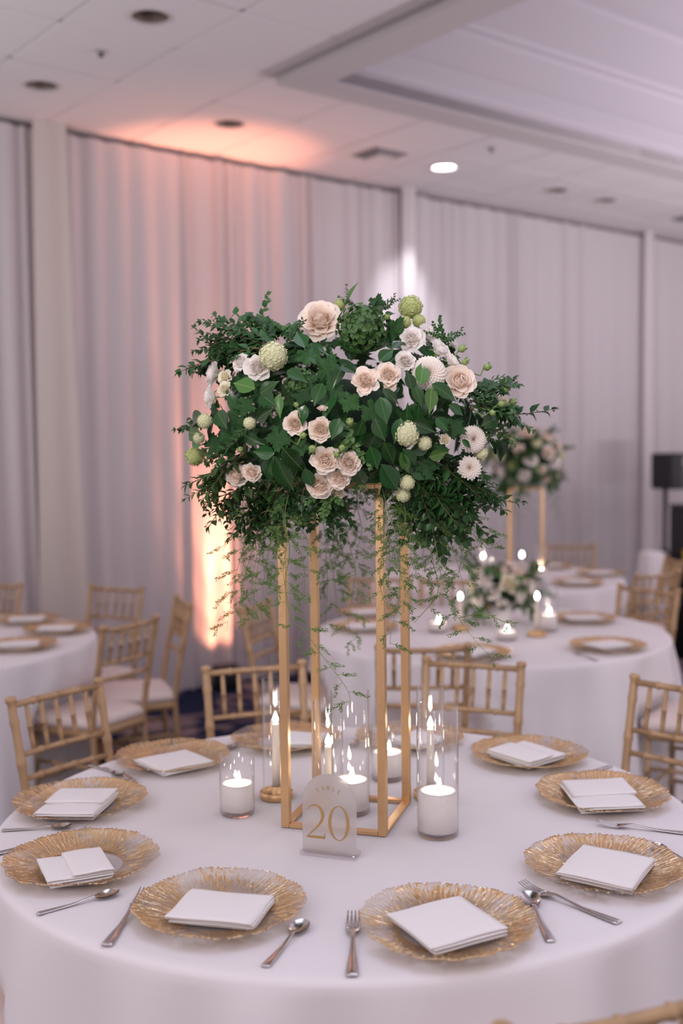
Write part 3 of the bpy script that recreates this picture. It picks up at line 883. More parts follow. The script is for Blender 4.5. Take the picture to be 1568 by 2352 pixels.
for k, n in enumerate('ABCDEFGHIJ'):
    charger(pc[n][0], pc[n][1], k * 1.3, pl[n], GP, False, k)
NK = {'A': (((310, 1742), (428, 1716), (495, 1744), (375, 1768)), 0, 'long pleated napkin on the back left plate'),
      'B': (((79, 1866), (143, 1811), (273, 1814), (214, 1866)), 1, 'white napkin on the farther left plate'),
      'C': (((86, 1970), (229, 1946), (261, 2000), (112, 2022)), 1, 'white napkin with a turned flap on the nearer left plate'),
      'D': (((381, 2100), (440, 2037), (633, 2055), (580, 2118)), 0, 'large square napkin with layered edge on the front left plate'),
      'E': (((893, 2095), (1055, 2050), (1172, 2130), (993, 2172)), 0, 'large square napkin turned like a diamond on the front right plate'),
      'F': (((1278, 2000), (1342, 1934), (1503, 1968), (1451, 2036)), 0, 'white napkin on the plate nearest the right edge'),
      'G': (((1331, 1853), (1288, 1795), (1427, 1788), (1484, 1847)), 1, 'white napkin with a long fold on the second plate from the right front'),
      'H': (((1120, 1722), (1204, 1697), (1301, 1727), (1215, 1752)), -1, 'white napkin on the back right plate'),
      'I': (((900, 1692), (962, 1672), (1018, 1688), (962, 1710)), 0, 'white napkin behind the small votive, right of the stand'),
      'J': (((640, 1704), (668, 1677), (750, 1680), (728, 1708)), 0, 'white napkin seen between the left gold posts')}
for k, n in enumerate('ABCDEFGHIJ'):
    napkin(NK[n][0], NK[n][2], 'napkins on the nearest table', k, pc[n], NK[n][1])
GF, GS = 'dinner forks on the nearest table', 'spoons on the nearest table'
cutlery('fork', (812, 2087), (808, 2245), 'silver fork lying left of the front right plate', GF)
cutlery('spoon', (1205, 2038), (1272, 2175), 'silver spoon half under the front right plate', GS)
cutlery('fork', (338, 2033), (240, 2175), 'silver fork lying left of the front left plate', GF)
cutlery('spoon', (700, 2112), (608, 2218), 'silver spoon at the right rim of the front left plate', GS)
cutlery('spoon', (273, 2043), (85, 2097), 'silver spoon below the nearer left plate, lying free', GS)
cutlery('fork', (205, 1897), (-10, 1960), 'silver fork slipped behind the nearer left plate', GF)
cutlery('spoon', (157, 1893), (12, 1905), 'silver spoon in front of the farther left plate', GS)
cutlery('spoon', (283, 1777), (205, 1755), 'dark spoon between the two back left plates', GS)
cutlery('fork', (305, 1783), (245, 1766), 'fork beside the dark spoon at back left', GF)
cutlery('fork', (1197, 2022), (1422, 2118), 'silver fork lying aslant between the two right front plates', GF)
cutlery('fork', (1368, 1881), (1590, 1914), 'silver fork at the right edge between two plates', GF)
cutlery('spoon', (1520, 1945), (1600, 1985), 'spoon end beside the plate nearest the right edge', GS)
cutlery('fork', (1300, 1778), (1402, 1758), 'fork with its handle out behind the second right plate', GF)
cutlery('fork', (1085, 1709), (1150, 1686), 'fork at the left of the back right plate', GF)
cutlery('spoon', (528, 1716), (552, 1690), 'spoon right of the back left plate', GS)
cutlery('fork', (806, 1708), (835, 1682), 'fork seen through the tall glass between the posts', GF)
G2P, GLP, GFP = 'charger plates on the middle table', 'charger plates on the left table', 'charger plates on the farthest table'
def far_setting(u, v, lab, grp, nlab, ngrp, rz=0.0, sz=0.085):
    p = at(u, v, TZ + 0.015); charger(p[0], p[1], rz, lab, grp, True)
    t = empty('napkin', (p[0], p[1], TZ + 0.0115), rz); tag(t, nlab, 'napkin', ngrp)
    b0, top = folded(Vector((sz * 0.93, 0, 0)), Vector((0, sz * 0.7, 0)), Vector((0, -0.004, 0)), 2, 0.005, int(u))
    cloth_obj('lower_fold', b0, t)
    b1, _ = folded(Vector((sz, 0, 0)), Vector((0, sz * 0.75, 0)), Vector((0, 0, top + 0.002)), 2, 0.005, int(v), -1)
    cloth_obj('upper_fold', b1, t)
N2, NL, NF = 'napkins on the middle table', 'napkins on the left table', 'napkins on the farthest table'
far_setting(1395, 1483, 'gold charger plate at the right front of the middle table', G2P, 'white napkin on the right front plate of the middle table', N2, 0.5)
far_setting(1338, 1421, 'gold charger plate at the right back of the middle table', G2P, 'white napkin on the right back plate of the middle table', N2, 0.1)
far_setting(1085, 1500, 'gold charger plate behind the chair rail on the middle table', G2P, 'white napkin behind the chair rail on the middle table', N2, 0.8)
far_setting(838, 1440, 'gold charger plate at the left end of the middle table', G2P, 'white napkin at the left end of the middle table', N2, 0.2)
far_setting(845, 1407, 'gold charger plate at the left back of the middle table', G2P, 'white napkin at the left back of the middle table', N2, 0.3)
far_setting(130, 1445, 'gold charger plate nearest the right rim of the left table', GLP, 'white napkin nearest the right rim of the left table', NL, 0.1)
far_setting(62, 1424, 'gold charger plate farthest back on the left table', GLP, 'white napkin farthest back on the left table', NL, 0.1)
far_setting(45, 1482, 'gold charger plate in front on the left table, cut by the edge', GLP, 'white napkin in front on the left table', NL, 0.25)
far_setting(1378, 1317, 'gold charger plate at the right rim of the farthest table', GFP, 'white napkin at the right rim of the farthest table', NF, 0.3)
far_setting(1325, 1338, 'gold charger plate in front on the farthest table', GFP, 'white napkin in front on the farthest table', NF, 0.1)
far_setting(1262, 1300, 'gold charger plate at the back of the farthest table', GFP, 'white napkin at the back of the farthest table', NF, 0.0)
cutlery('spoon', (1146, 1503), (1116, 1530), 'glinting spoon at the front rim of the middle table', 'cutlery on the middle table')
cutlery('fork', (1318, 1492), (1370, 1516), 'fork in front of the right front plate on the middle table', 'cutlery on the middle table')

# ------------------------------------------------------------------ candles
def flame_mesh(h=0.026, r=0.0058):
    return MB().lathe([(0.0005, 0), (r * 0.7, h * 0.1), (r, h * 0.27), (r * 0.86, h * 0.45), (r * 0.5, h * 0.7), (r * 0.18, h * 0.9), (0.0003, h)], 14)
FL = flame_mesh().mesh('flame', 'flame'); FLD = flame_mesh(0.03, 0.0075).mesh('flame', 'led')
WK = MB().tube([(0, 0, 0), (0.0005, 0, 0.004), (0.002, 0, 0.009)], 0.0009, 6).mesh('wick', 'wick')
def glass_cyl(t, r, h, base=True):
    w = 0.0022
    if base:
        obj('glass_wall', MB().lathe([(r, 0.012), (r, h - 0.001), (r - w / 2, h), (r - w, h - 0.001), (r - w, 0.012)], 48).mesh('glass_wall', 'glass'), t)
        obj('glass_base', MB().lathe([(0, 0.0), (r * 0.6, 0.001), (r * 0.93, 0.0), (r, 0.005), (r, 0.012), (r - w, 0.0122), (r * 0.8, 0.0085), (0, 0.008)], 48).mesh('glass_base', 'gbase'), t)
    else:
        obj('glass_wall', MB().lathe([(r, 0.0008), (r, h - 0.001), (r - w / 2, h), (r - w, h - 0.001), (r - w, 0.0008), (r, 0.0008)], 48).mesh('glass_wall', 'glass'), t)
def pillar_candle(u, v, r, h, hw, label, group):
    p = at(u, v, TZ); t = empty('pillar_candle', (p[0], p[1], TZ + 0.001)); tag(t, label, 'candle', group)
    glass_cyl(t, r, h)
    q = r - 0.0026
    obj('wax', MB().lathe([(0, 0.0128), (q, 0.0135), (q, hw - 0.003), (q - 0.003, hw), (q * 0.78, hw - 0.001), (q * 0.7, hw - 0.0035), (0, hw - 0.004)], 40).mesh('wax', 'wax'), t)
    obj('wick', WK, t, (0, 0, hw - 0.004)); obj('flame', FL, t, (0.002, 0, hw + 0.004), (0.1, 0.12, 0))
    return t
def taper_candle(u, v, r, h, ht, label, group, holder=True):
    p = at(u, v, TZ); t = empty('taper_candle', (p[0], p[1], TZ + 0.001)); tag(t, label, 'candle', group)
    obj('candle_holder', MB().lathe([(0, 0.0), (r + 0.006, 0.0), (r + 0.0075, 0.002), (r + 0.0075, 0.018), (r + 0.005, 0.0195), (r + 0.0035, 0.018), (r + 0.0035, 0.004), (0.012, 0.004), (0.0125, 0.030), (0.0112, 0.031), (0.0105, 0.026), (0, 0.026)], 40).mesh('candle_holder', 'gold'), t)
    if h:
        g = MB().lathe([(r, 0.0045), (r, h - 0.001), (r - 0.001, h), (r - 0.002, h - 0.001), (r - 0.002, 0.0045)], 48)
        obj('glass_chimney', g.mesh('glass_chimney', 'glass'), t)
    obj('taper', MB().lathe([(0, 0.0265), (0.0102, 0.0265), (0.0098, ht * 0.5), (0.0088, ht - 0.004), (0.0075, ht - 0.0005), (0, ht)], 20).mesh('taper', 'taper'), t)
    obj('flame', FLD, t, (0, 0, ht + 0.0005))
    return t
GC, GC2, GC3 = 'candles on the nearest table', 'candles on the middle table', 'candles on the farthest table'
pillar_candle(545.5, 1869, 0.0425, 0.150, 0.076, 'short glass votive with white wax, left of the gold stand', GC)
pillar_candle(1005.5, 1917, 0.0475, 0.300, 0.103, 'tall glass cylinder with a low white pillar candle, right of the gold stand', GC)
pillar_candle(806, 1866, 0.0465, 0.300, 0.082, 'tall wide glass cylinder with pillar candle, partly behind the number card', GC)
pillar_candle(890, 1789, 0.0440, 0.146, 0.074, 'short glass votive behind the front right gold post', GC)
taper_candle(635, 1833, 0.0345, 0.305, 0.192, 'taper candle in a glass chimney with gold foot, left of the front left post', GC)
taper_candle(755, 1847, 0.0365, 0.262, 0.147, 'taper candle in a glass chimney behind the number card', GC)
taper_candle(989, 1833, 0.0350, 0.286, 0.178, 'taper candle in a glass chimney behind the tall right cylinder', GC)
pillar_candle(1163, 1470, 0.047, 0.050, 0.040, 'low white votive in front of the low bouquet', GC2)
pillar_candle(1006, 1452, 0.047, 0.060, 0.046, 'low white votive left of the low bouquet', GC2)
pillar_candle(1259, 1450, 0.043, 0.26, 0.080, 'glass cylinder with white pillar right of the gold taper foot', GC2)
taper_candle(1233, 1461, 0.036, 0, 0.172, 'ivory taper on a gold foot right of the low bouquet', GC2)
taper_candle(1057, 1448, 0.036, 0, 0.150, 'taper glowing behind the hanging fern, left of the low bouquet', GC2)
taper_candle(1128, 1398, 0.036, 0.28, 0.215, 'taper flame just above the low bouquet', GC2)
taper_candle(1198, 1352, 0.036, 0.0, 0.195, 'slim taper on the farthest table below the tall bouquet', GC3)
pillar_candle(1108, 1335, 0.045, 0.26, 0.15, 'pillar candle in glass seen through the fern on the farthest table', GC3)
pillar_candle(1241, 1345, 0.045, 0.25, 0.10, 'pillar candle in glass at the front of the farthest table', GC3)

# ------------------------------------------------------------------ table number card
ca, cb = Vector(at(696, 1959, TZ)), Vector(at(819, 1973, TZ))
cdv = (cb - ca); cw = cdv.length; cang = math.atan2(cdv.y, cdv.x)
card = empty('table_number_card', (ca.x, ca.y, TZ + 0.001), cang)
tag(card, 'frosted arch card with gold table number in front of the stand', 'table card')
hw_ = cw / 2; straight = 0.180 - hw_
outl = [(0, 0.004), (cw, 0.004), (cw, straight)] + [(hw_ + hw_ * math.cos(PI * k / 24), straight + hw_ * math.sin(PI * k / 24)) for k in range(1, 24)] + [(0, straight)]
obj('panel', MB().poly_extrude(outl, 0.003, lambda x, z, d: (x, d - 0.0015, z)).mesh('panel', 'frost', False), card)
bs = MB(); bs.bbox((hw_, -0.0085, 0.005), (cw * 1.04, 0.013, 0.010), 0.0012); bs.bbox((hw_, 0.0145, 0.005), (cw * 1.04, 0.025, 0.010), 0.0012)
obj('base', bs.mesh('base', 'acryl', False), card)
def ribbon(pts, wid, mb, d0=-0.0022, th=0.0006):
    """flat lettering stroke with changing width in the plane of the card"""
    n = len(pts); Lh, Rh = [], []
    for i in range(n):
        a, b = pts[max(i - 1, 0)], pts[min(i + 1, n - 1)]
        dx, dz = b[0] - a[0], b[1] - a[1]; l = math.hypot(dx, dz) or 1
        w = wid[i] / 2
        Lh.append((pts[i][0] - dz / l * w, pts[i][1] + dx / l * w)); Rh.append((pts[i][0] + dz / l * w, pts[i][1] - dx / l * w))
    for i in range(n - 1):
        mb.poly_extrude([Lh[i], Lh[i + 1], Rh[i + 1], Rh[i]], th, lambda x, z, d: (x, d0 + d, z))
def glyph(strokes, x0, z0, s, rot, mb):
    c, q = math.cos(rot), math.sin(rot)
    for pts, w in strokes:
        P = [(x0 + s * (x * c - z * q), z0 + s * (x * q + z * c)) for x, z in pts]
        ribbon(P, [k * s for k in w], mb)
def bez(p, n=14):
    out = []
    for i in range(n + 1):
        t = i / n; a = (1 - t)
        out.append(tuple(a ** 3 * p[0][k] + 3 * a * a * t * p[1][k] + 3 * a * t * t * p[2][k] + t ** 3 * p[3][k] for k in (0, 1)))
    return out
H = 0.0765; X2, Z2 = 0.0090, 0.036
two = MB()
arc = bez([(0.05, 0.83), (0.14, 1.02), (0.46, 1.02), (0.50, 0.70)], 16); dn = bez([(0.50, 0.70), (0.52, 0.46), (0.22, 0.24), (0.02, 0.03)], 16)
wa = [0.015 + 0.09 * (i / 16) ** 1.5 for i in range(17)]; wd = [0.105 - 0.085 * (i / 16) ** 0.8 for i in range(17)]
glyph([(arc, wa), (dn, wd), ([(-0.005, 0.028), (0.10, 0.036), (0.45, 0.036), (0.555, 0.036)], [0.02, 0.07, 0.075, 0.075]), ([(0.54, 0.01), (0.548, 0.10), (0.556, 0.175)], [0.045, 0.03, 0.008])], X2, Z2, H, 0, two)
obj('numeral', two.mesh('numeral', 'print', False), card)
zero = MB(); cx_, cz_ = X2 + 0.098 / 1.0 * 0.765 , Z2 + H * 0.495
n = 56
for k in range(n):
    q = []
    for kk in (k, k + 1):
        a = 2 * PI * kk / n
        q.append(((0.315 * math.cos(a) + 0.00, 0.50 * math.sin(a)), (0.225 * math.cos(a + 0.10), 0.482 * math.sin(a + 0.10) )))
    P = [q[0][0], q[1][0], q[1][1], q[0][1]]
    zero.poly_extrude([(cx_ + x * H, cz_ + z * H) for x, z in P], 0.0006, lambda x, z, d: (x, -0.0022 + d, z))
obj('numeral', zero.mesh('numeral', 'print', False), card)
word = MB(); tk, tn_ = 0.10, 0.045
LET = {'T': [([(0.0, 0.97), (0.8, 0.97)], [tn_] * 2), ([(0.4, 0.97), (0.4, 0.0)], [tk] * 2), ([(0.02, 0.97), (0.0, 0.8)], [tn_] * 2), ([(0.78, 0.97), (0.8, 0.8)], [tn_] * 2), ([(0.28, 0.01), (0.52, 0.01)], [tn_] * 2)],
       'A': [([(0.0, 0.0), (0.4, 1.0)], [tn_] * 2), ([(0.4, 1.0), (0.8, 0.0)], [tk] * 2), ([(0.15, 0.36), (0.65, 0.36)], [tn_] * 2)],
       'B': [([(0.1, 0.0), (0.1, 1.0)], [tk] * 2), (bez([(0.1, 0.98), (0.75, 1.0), (0.7, 0.52), (0.1, 0.54)], 10), [tn_ + 0.04 * math.sin(PI * i / 10) for i in range(11)]), (bez([(0.1, 0.54), (0.85, 0.56), (0.85, 0.0), (0.1, 0.02)], 10), [tn_ + 0.05 * math.sin(PI * i / 10) for i in range(11)])],
       'L': [([(0.1, 0.0), (0.1, 1.0)], [tk] * 2), ([(0.0, 0.98), (0.2, 0.98)], [tn_] * 2), ([(0.1, 0.02), (0.62, 0.02), (0.64, 0.2)], [tn_] * 3)],
       'E': [([(0.1, 0.0), (0.1, 1.0)], [tk] * 2), ([(0.1, 0.98), (0.6, 0.98), (0.62, 0.82)], [tn_] * 3), ([(0.1, 0.52), (0.5, 0.52)], [tn_] * 2), ([(0.1, 0.02), (0.62, 0.02), (0.64, 0.2)], [tn_] * 3)]}
hl = 0.0085; RA = 0.040; cc0 = (hw_ - 0.0015, 0.146 - RA)
for k, ch in enumerate('TABLE'):
    a = math.radians(90 + 34 - 17 * k)
    px_, pz_ = cc0[0] + RA * math.cos(a), cc0[1] + RA * math.sin(a)
    rot = a - PI / 2
    glyph(LET[ch], px_ - 0.4 * hl * 0.8 * math.cos(rot), pz_ - 0.4 * hl * 0.8 * math.sin(rot), hl, rot, word)
ribbon([(hw_ - 0.003, 0.1265), (hw_ + 0.001, 0.1262)], [0.0006] * 2, word)
obj('lettering', word.mesh('lettering', 'print', False), card)

# ------------------------------------------------------------------ gold flower stand
def gold_stand(c, rz, side, hgt, th, label):
    t = empty('flower_stand', c, rz); tag(t, label, 'flower stand')
    h = side / 2 - th / 2
    pm = MB().bbox((0, 0, hgt / 2), (th, th, hgt), 0.0012).mesh('post', 'gold', False)
    for sx in (-1, 1):
        for sy in (-1, 1): obj('post', pm, t, (sx * h, sy * h, 0))
    rx = MB().bbox((0, 0, th / 4), (side - 2 * th, th, th / 2), 0.0012).mesh('rail', 'gold', False)
    for z in (0, hgt - th / 2):
        nm = 'base_rail' if z == 0 else 'top_rail'
        for s in (-1, 1):
            obj(nm, rx, t, (0, s * h, z)); obj(nm, rx, t, (s * h, 0, z), (0, 0, PI / 2))
    obj('top_plate', MB().bbox((0, 0, hgt + 0.002), (side, side, 0.004), 0.001).mesh('top_plate', 'gold', False), t)
    return t
SC = Vector((0.0085, 2.612, TZ + 0.001)); SR = math.atan2(-0.073, 0.244); SH = 0.803
gold_stand(SC, SR, 0.253, SH, 0.0195, 'tall open gold metal flower stand on the nearest table')
gold_stand(Vector((1.175, 7.0, TZ + 0.001)), -0.2, 0.22, 0.60, 0.016, 'tall open gold flower stand on the farthest table, out of focus')
# ------------------------------------------------------------------ flowers: shapes
def frame_m(p, y, z, s=(1, 1, 1)):
    """matrix: local +y along y, local +z roughly along z"""
    y = Vector(y).normalized(); z = Vector(z); z = z - y * z.dot(y)
    if z.length < 1e-5: z = y.orthogonal()
    z.normalize(); x = y.cross(z)
    return Matrix(((x.x * s[0], y.x * s[1], z.x * s[2], p[0]), (x.y * s[0], y.y * s[1], z.y * s[2], p[1]), (x.z * s[0], y.z * s[1], z.z * s[2], p[2]), (0, 0, 0, 1)))
def axis_m(p, ax, s=1.0, spin=0.0):
    ax = Vector(ax).normalized()
    q = ax.to_track_quat('Z', 'Y').to_matrix().to_4x4()
    return Matrix.Translation(Vector(p)) @ q @ Matrix.Rotation(spin, 4, 'Z') @ Matrix.Scale(s, 4)
def leaf_mb(curl=0.15, fold=0.12, w=0.5, nv=7, tip=1.0, wave=0.0):
    def fn(u, v):
        x = 2 * u - 1
        ww = w / 2 * (math.sin(PI * min(1, v ** 0.80)) ** 0.85) * (1 - 0.62 * max(0, v - 0.55) / 0.45)
        return (x * ww, v, -curl * v * v + fold * abs(x) * ww * 2 + wave * math.sin(9 * v) * x * ww)
    return MB().grid(fn, 4, nv)
def serr_mb():
    mb = MB(); pts = []
    n = 40
    ctr = []
    for k in range(n + 1):
        a = -PI * 0.93 + 2 * PI * 0.93 * k / n
        r = 0.46 * (1 + 0.20 * math.cos(5 * a)) * (1 + 0.10 * (1 if k % 2 else -1)) * (1 + 0.18 * math.cos(a))
        pts.append((r * math.sin(a), 0.42 + r * math.cos(a), 0.10 * math.cos(5 * a) * r - 0.25 * r * r))
    mb.v = [(0, 0.40, 0.04)] + pts
    mb.f = [(0, k + 2, k + 1) for k in range(n)]
    mb.tube([(0, -0.25, -0.06), (0, 0, -0.03), (0, 0.4, 0.03)], 0.012, 5)
    return mb
LEAF = [leaf_mb(c, f, w).mesh('leaf', 'leaf') for c, f, w in ((0.12, 0.16, 0.52), (0.25, 0.12, 0.48), (0.05, 0.22, 0.55), (0.35, 0.10, 0.46))]
LEAFL = [leaf_mb(c, f, w).mesh('leaf', 'leafl') for c, f, w in ((0.12, 0.14, 0.52), (0.25, 0.12, 0.46))]
SERR = serr_mb().mesh('serrated_leaf', 'serr')
def sprig_mb(seed, nodes=11, ls=0.15, side=3, spread=1.0):
    r = random.Random(seed); st = MB(); lv = MB()
    base = leaf_mb(0.2, 0.14, 0.70, 4)
    def put(p, d, up, s):
        m = frame_m(p, d, up, (s, s, s))
        lv.add([m @ Vector(q) for q in base.v], base.f)
    def branch(p0, d0, length, nn, rad):
        p = Vector(p0); d = Vector(d0).normalized(); pts = [p.copy()]
        for k in range(nn):
            d = (d + Vector((r.uniform(-.16, .16), 0, r.uniform(-.14, .08)))).normalized()
            p = p + d * length / nn; pts.append(p.copy())
            sd = d.cross(Vector((0, 0, 1))).normalized()
            tw = Matrix.Rotation(k * 1.45 + r.uniform(-.3, .3), 3, d)
            for sg in (-1, 1):
                dd = (d * 0.75 + (tw @ sd) * sg * 0.85 * spread).normalized()
                put(p, dd, (0.2 * r.uniform(-1, 1), 0, 1), ls * r.uniform(0.75, 1.2) * (1.0 - 0.35 * k / nn))
        put(p, d, (0, 0, 1), ls * 0.7)
        st.tube(pts, [rad * (1 - 0.6 * k / nn) for k in range(nn + 1)], 5)
        return pts
    main = branch((0, 0, 0), (0, 1, 0), 1.0, nodes, 0.012)
    for k in range(side):
        q = main[2 + k * 2 + r.randint(0, 1)]
        a = (-1) ** k * r.uniform(0.5, 0.95)
        branch(q, (math.sin(a), math.cos(a), r.uniform(-.3, .3)), r.uniform(0.35, 0.6), 7, 0.008)
    return st, lv
SPR = []
for s_ in range(5):
    a_, b_ = sprig_mb(100 + s_)
    SPR.append((a_.mesh('sprig_stem', 'brown'), b_.mesh('sprig_leaves', 'box'), b_.mesh('sprig_leaves', 'boxl')))
def petal_mb(w, h, cup=0.5, curl=0.1, ruf=0.0, seed=0, nu=6, nv=5):
    ph = seed * 1.7
    def fn(u, v):
        x = 2 * u - 1
        ww = w / 2 * (0.30 + 0.70 * math.sin(PI * 0.5 * min(1, v * 1.35)) ** 0.8) * (1 - 0.22 * max(0, v - 0.75) * 4 * 0.5)
        yy = h * (v - 0.16 * x * x * v ** 3)
        zz = cup * w * 0.5 * x * x * (1 - 0.4 * v) - curl * h * v ** 3 + ruf * h * v * v * math.sin(5.2 * x + ph) + 0.06 * h * math.sin(PI * v)
        return (x * ww, yy, zz)
    return MB().grid(fn, nu, nv)
def petal_m(a, tilt, r0, z0):
    """place a petal: base at radius r0, rising from the axis by tilt, hollow side to the axis"""
    rad = Vector((math.cos(a), math.sin(a), 0))
    y = Vector((0, 0, 1)) * math.cos(tilt) + rad * math.sin(tilt)
    z = -rad * math.cos(tilt) + Vector((0, 0, 1)) * math.sin(tilt)
    return frame_m(rad * r0 + Vector((0, 0, z0)), y, z)
def rose_parts(seed, n=30, nout=9, tmax=78, ruf=0.05, wide=1.0):
    """unit radius rose facing +z: (heart mesh, list of (outer petal mesh data, matrix)); wide cupped petals wrapped round one another"""
    r = random.Random(seed); core = MB(); outer = []
    for i in range(n):
        t = i / (n - 1); a = i * 2.39996 + r.uniform(-.3, .3)
        tilt = math.radians(-30 + (tmax + 30) * t ** 0.9) + r.uniform(-.09, .09)
        r0 = 0.02 + 0.40 * t ** 0.7; z0 = -0.10 - 0.42 * t
        h = (0.55 + 0.30 * t) * r.uniform(0.92, 1.1); w = (0.42 + 0.52 * t) * r.uniform(0.85, 1.15) * wide
        p = petal_mb(w, h, 1.0 - 0.3 * t, -0.10 - 0.10 * t if t < 0.75 else 0.10, ruf * r.uniform(0.5, 1.5), i + seed)
        m = petal_m(a, tilt, r0, z0)
        if i >= n - nout: outer.append((p, m))
        else: core.add([m @ Vector(q) for q in p.v], p.f)
    core.lathe([(0, 0.28), (0.15, 0.22), (0.30, 0.02), (0.40, -0.2), (0.36, -0.42), (0.15, -0.55), (0, -0.56)], 12)
    return core, outer
class Bloom: pass
def make_bloom(kind, m, **kw):
    b = Bloom(); c, o = rose_parts(**kw)
    b.kind = kind; b.core = c.mesh(kind, m); b.outer = [(p.mesh('petal', m), mm) for p, mm in o]
    return b
SEP = MB()
for k_ in range(5):
    p_ = leaf_mb(0.3, 0.1, 0.34, 4); m_ = petal_m(k_ * 2 * PI / 5, 1.75, 0.10, -0.36)
    SEP.add([m_ @ (Vector(q) * 0.75) for q in p_.v], p_.f)
SEP.lathe([(0, -0.34), (0.16, -0.38), (0.15, -0.48), (0.06, -0.56), (0.045, -1.6)], 8)
SEPM = SEP.mesh('sepals', 'stem')
ROSE = [make_bloom('spray_rose', 'rose', seed=s, n=44, nout=11, tmax=60, ruf=0.085, wide=1.12) for s in (1, 2, 3, 4)]
GARD = make_bloom('garden_rose', 'rose', seed=9, n=58, nout=14, tmax=58, ruf=0.045)
TALL = make_bloom('garden_rose', 'rose', seed=12, n=34, nout=10, tmax=40, ruf=0.03)
LISI = [make_bloom('lisianthus', 'white', seed=s, n=24, nout=8, tmax=56, ruf=0.12, wide=1.45) for s in (21, 22)]
CRM = make_bloom('cream_rose', 'cream', seed=31, n=28, nout=8, tmax=55, ruf=0.09)
def dahlia(seed, m, n=150, tmax=105, nouter=42):
    r = random.Random(seed); core = MB(); outer = []
    for i in range(n):
        t = (i + 1) / n; a = i * 2.39996
        tilt = math.radians(4 + (tmax - 4) * t ** 0.62)
        h = 0.26 + 0.56 * t ** 0.7; w = 0.10 + 0.14 * t
        p = petal_mb(w, h, 1.1, -0.05 + 0.15 * t, 0.0, i, 2, 3)
        mm = petal_m(a, tilt, 0.04 + 0.15 * t ** .5, 0.05 - 0.10 * t)
        if i >= n - nouter: outer.append((p, mm))
        else: core.add([mm @ Vector(q) for q in p.v], p.f)
    ring = MB()
    for p, mm in outer: ring.add([mm @ Vector(q) for q in p.v], p.f)
    b = Bloom(); b.kind = 'dahlia'; b.core = core.mesh('dahlia', m); b.outer = []
    b.ring = ring.mesh('ray_petals', m)
    hb = MB()
    for i in range(46):
        t = (i + 1) / 46; a = i * 2.39996
        p = petal_mb(0.06, 0.17, 1.0, 0.0, 0, i, 2, 2); mm = petal_m(a, 0.1 + 0.9 * t, 0.02 + 0.24 * t ** .5, 0.14 - 0.02 * t)
        hb.add([mm @ Vector(q) for q in p.v], p.f)
    b.heart = hb.mesh('flower_heart', 'dahlc')
    return b
DAH = [dahlia(41, 'dahl'), dahlia(44, 'dahl', 90, 88, 30)]
def viburnum(seed, m, n=150):
    r = random.Random(seed); mb = MB(); fl = MB()
    for k in range(5):
        a = k * 2 * PI / 5; c, s = math.cos(a), math.sin(a)
        q = [(0.02, -0.03), (0.10, -0.065), (0.155, 0), (0.10, 0.065), (0.02, 0.03)]
        fl.add([(x * c - y * s, x * s + y * c, 0.05 * (x / 0.15) ** 2 + 0.02) for x, y in q], [(0, 1, 2, 3, 4)])
    fl.lathe([(0, 0.05), (0.022, 0.04), (0.02, 0)], 5)
    for i in range(n):
        z = 1 - 2 * (i + 0.5) / n; a = i * 2.39996; q = math.sqrt(1 - z * z)
        d = Vector((q * math.cos(a), q * math.sin(a), z)) + Vector((r.uniform(-.1, .1), r.uniform(-.1, .1), r.uniform(-.1, .1)))
        mm = axis_m(d.normalized() * r.uniform(0.84, 0.97), d + Vector((r.uniform(-.2, .2), r.uniform(-.2, .2), r.uniform(-.2, .2))), r.uniform(0.75, 1.1), r.uniform(0, 6))
        mb.add([mm @ Vector(p) for p in fl.v], fl.f)
    mb.lathe([(0, -0.9), (0.45, -0.78), (0.78, -0.45), (0.9, 0), (0.78, 0.45), (0.45, 0.78), (0, 0.9)], 16)
    return mb.mesh('viburnum', m)
VIB = [viburnum(51, 'vib'), viburnum(52, 'vibd')]
def green_cluster(seed):
    r = random.Random(seed); mb = MB(); base = leaf_mb(0.35, 0.15, 0.78, 5)
    for i in range(230):
        z = 1 - 1.5 * (i + .5) / 230; a = i * 2.39996; q = math.sqrt(max(0, 1 - z * z))
        d = Vector((q * math.cos(a), q * math.sin(a), z))
        sd = d.orthogonal(); sd.rotate(Matrix.Rotation(r.uniform(0, 6.28), 3, d))
        m = frame_m(d * r.uniform(0.68, 0.95), sd + d * 0.6, d - sd * .2, (0.27, 0.27, 0.27))
        mb.add([m @ Vector(p) for p in base.v], base.f)
    mb.lathe([(0, -0.5), (0.5, -0.4), (0.66, 0.2), (0.4, 0.6), (0, 0.7)], 10)
    return mb.mesh('boxwood_cluster', 'boxl')
GCL = green_cluster(3)
BUDM = MB().lathe([(0, 1.0), (0.35, 0.92), (0.78, 0.6), (1.0, 0.1), (0.85, -0.5), (0.4, -0.9), (0, -1.0)], 12).mesh('bud', 'bud')
BUDS = MB()
for k_ in range(5):
    p_ = leaf_mb(-0.3, 0.1, 0.5, 4); m_ = petal_m(k_ * 2 * PI / 5, 0.55, 0.3, -0.95)
    BUDS.add([m_ @ (Vector(q) * 2.3) for q in p_.v], p_.f)
BUDS = BUDS.mesh('bud_sepals', 'stem')

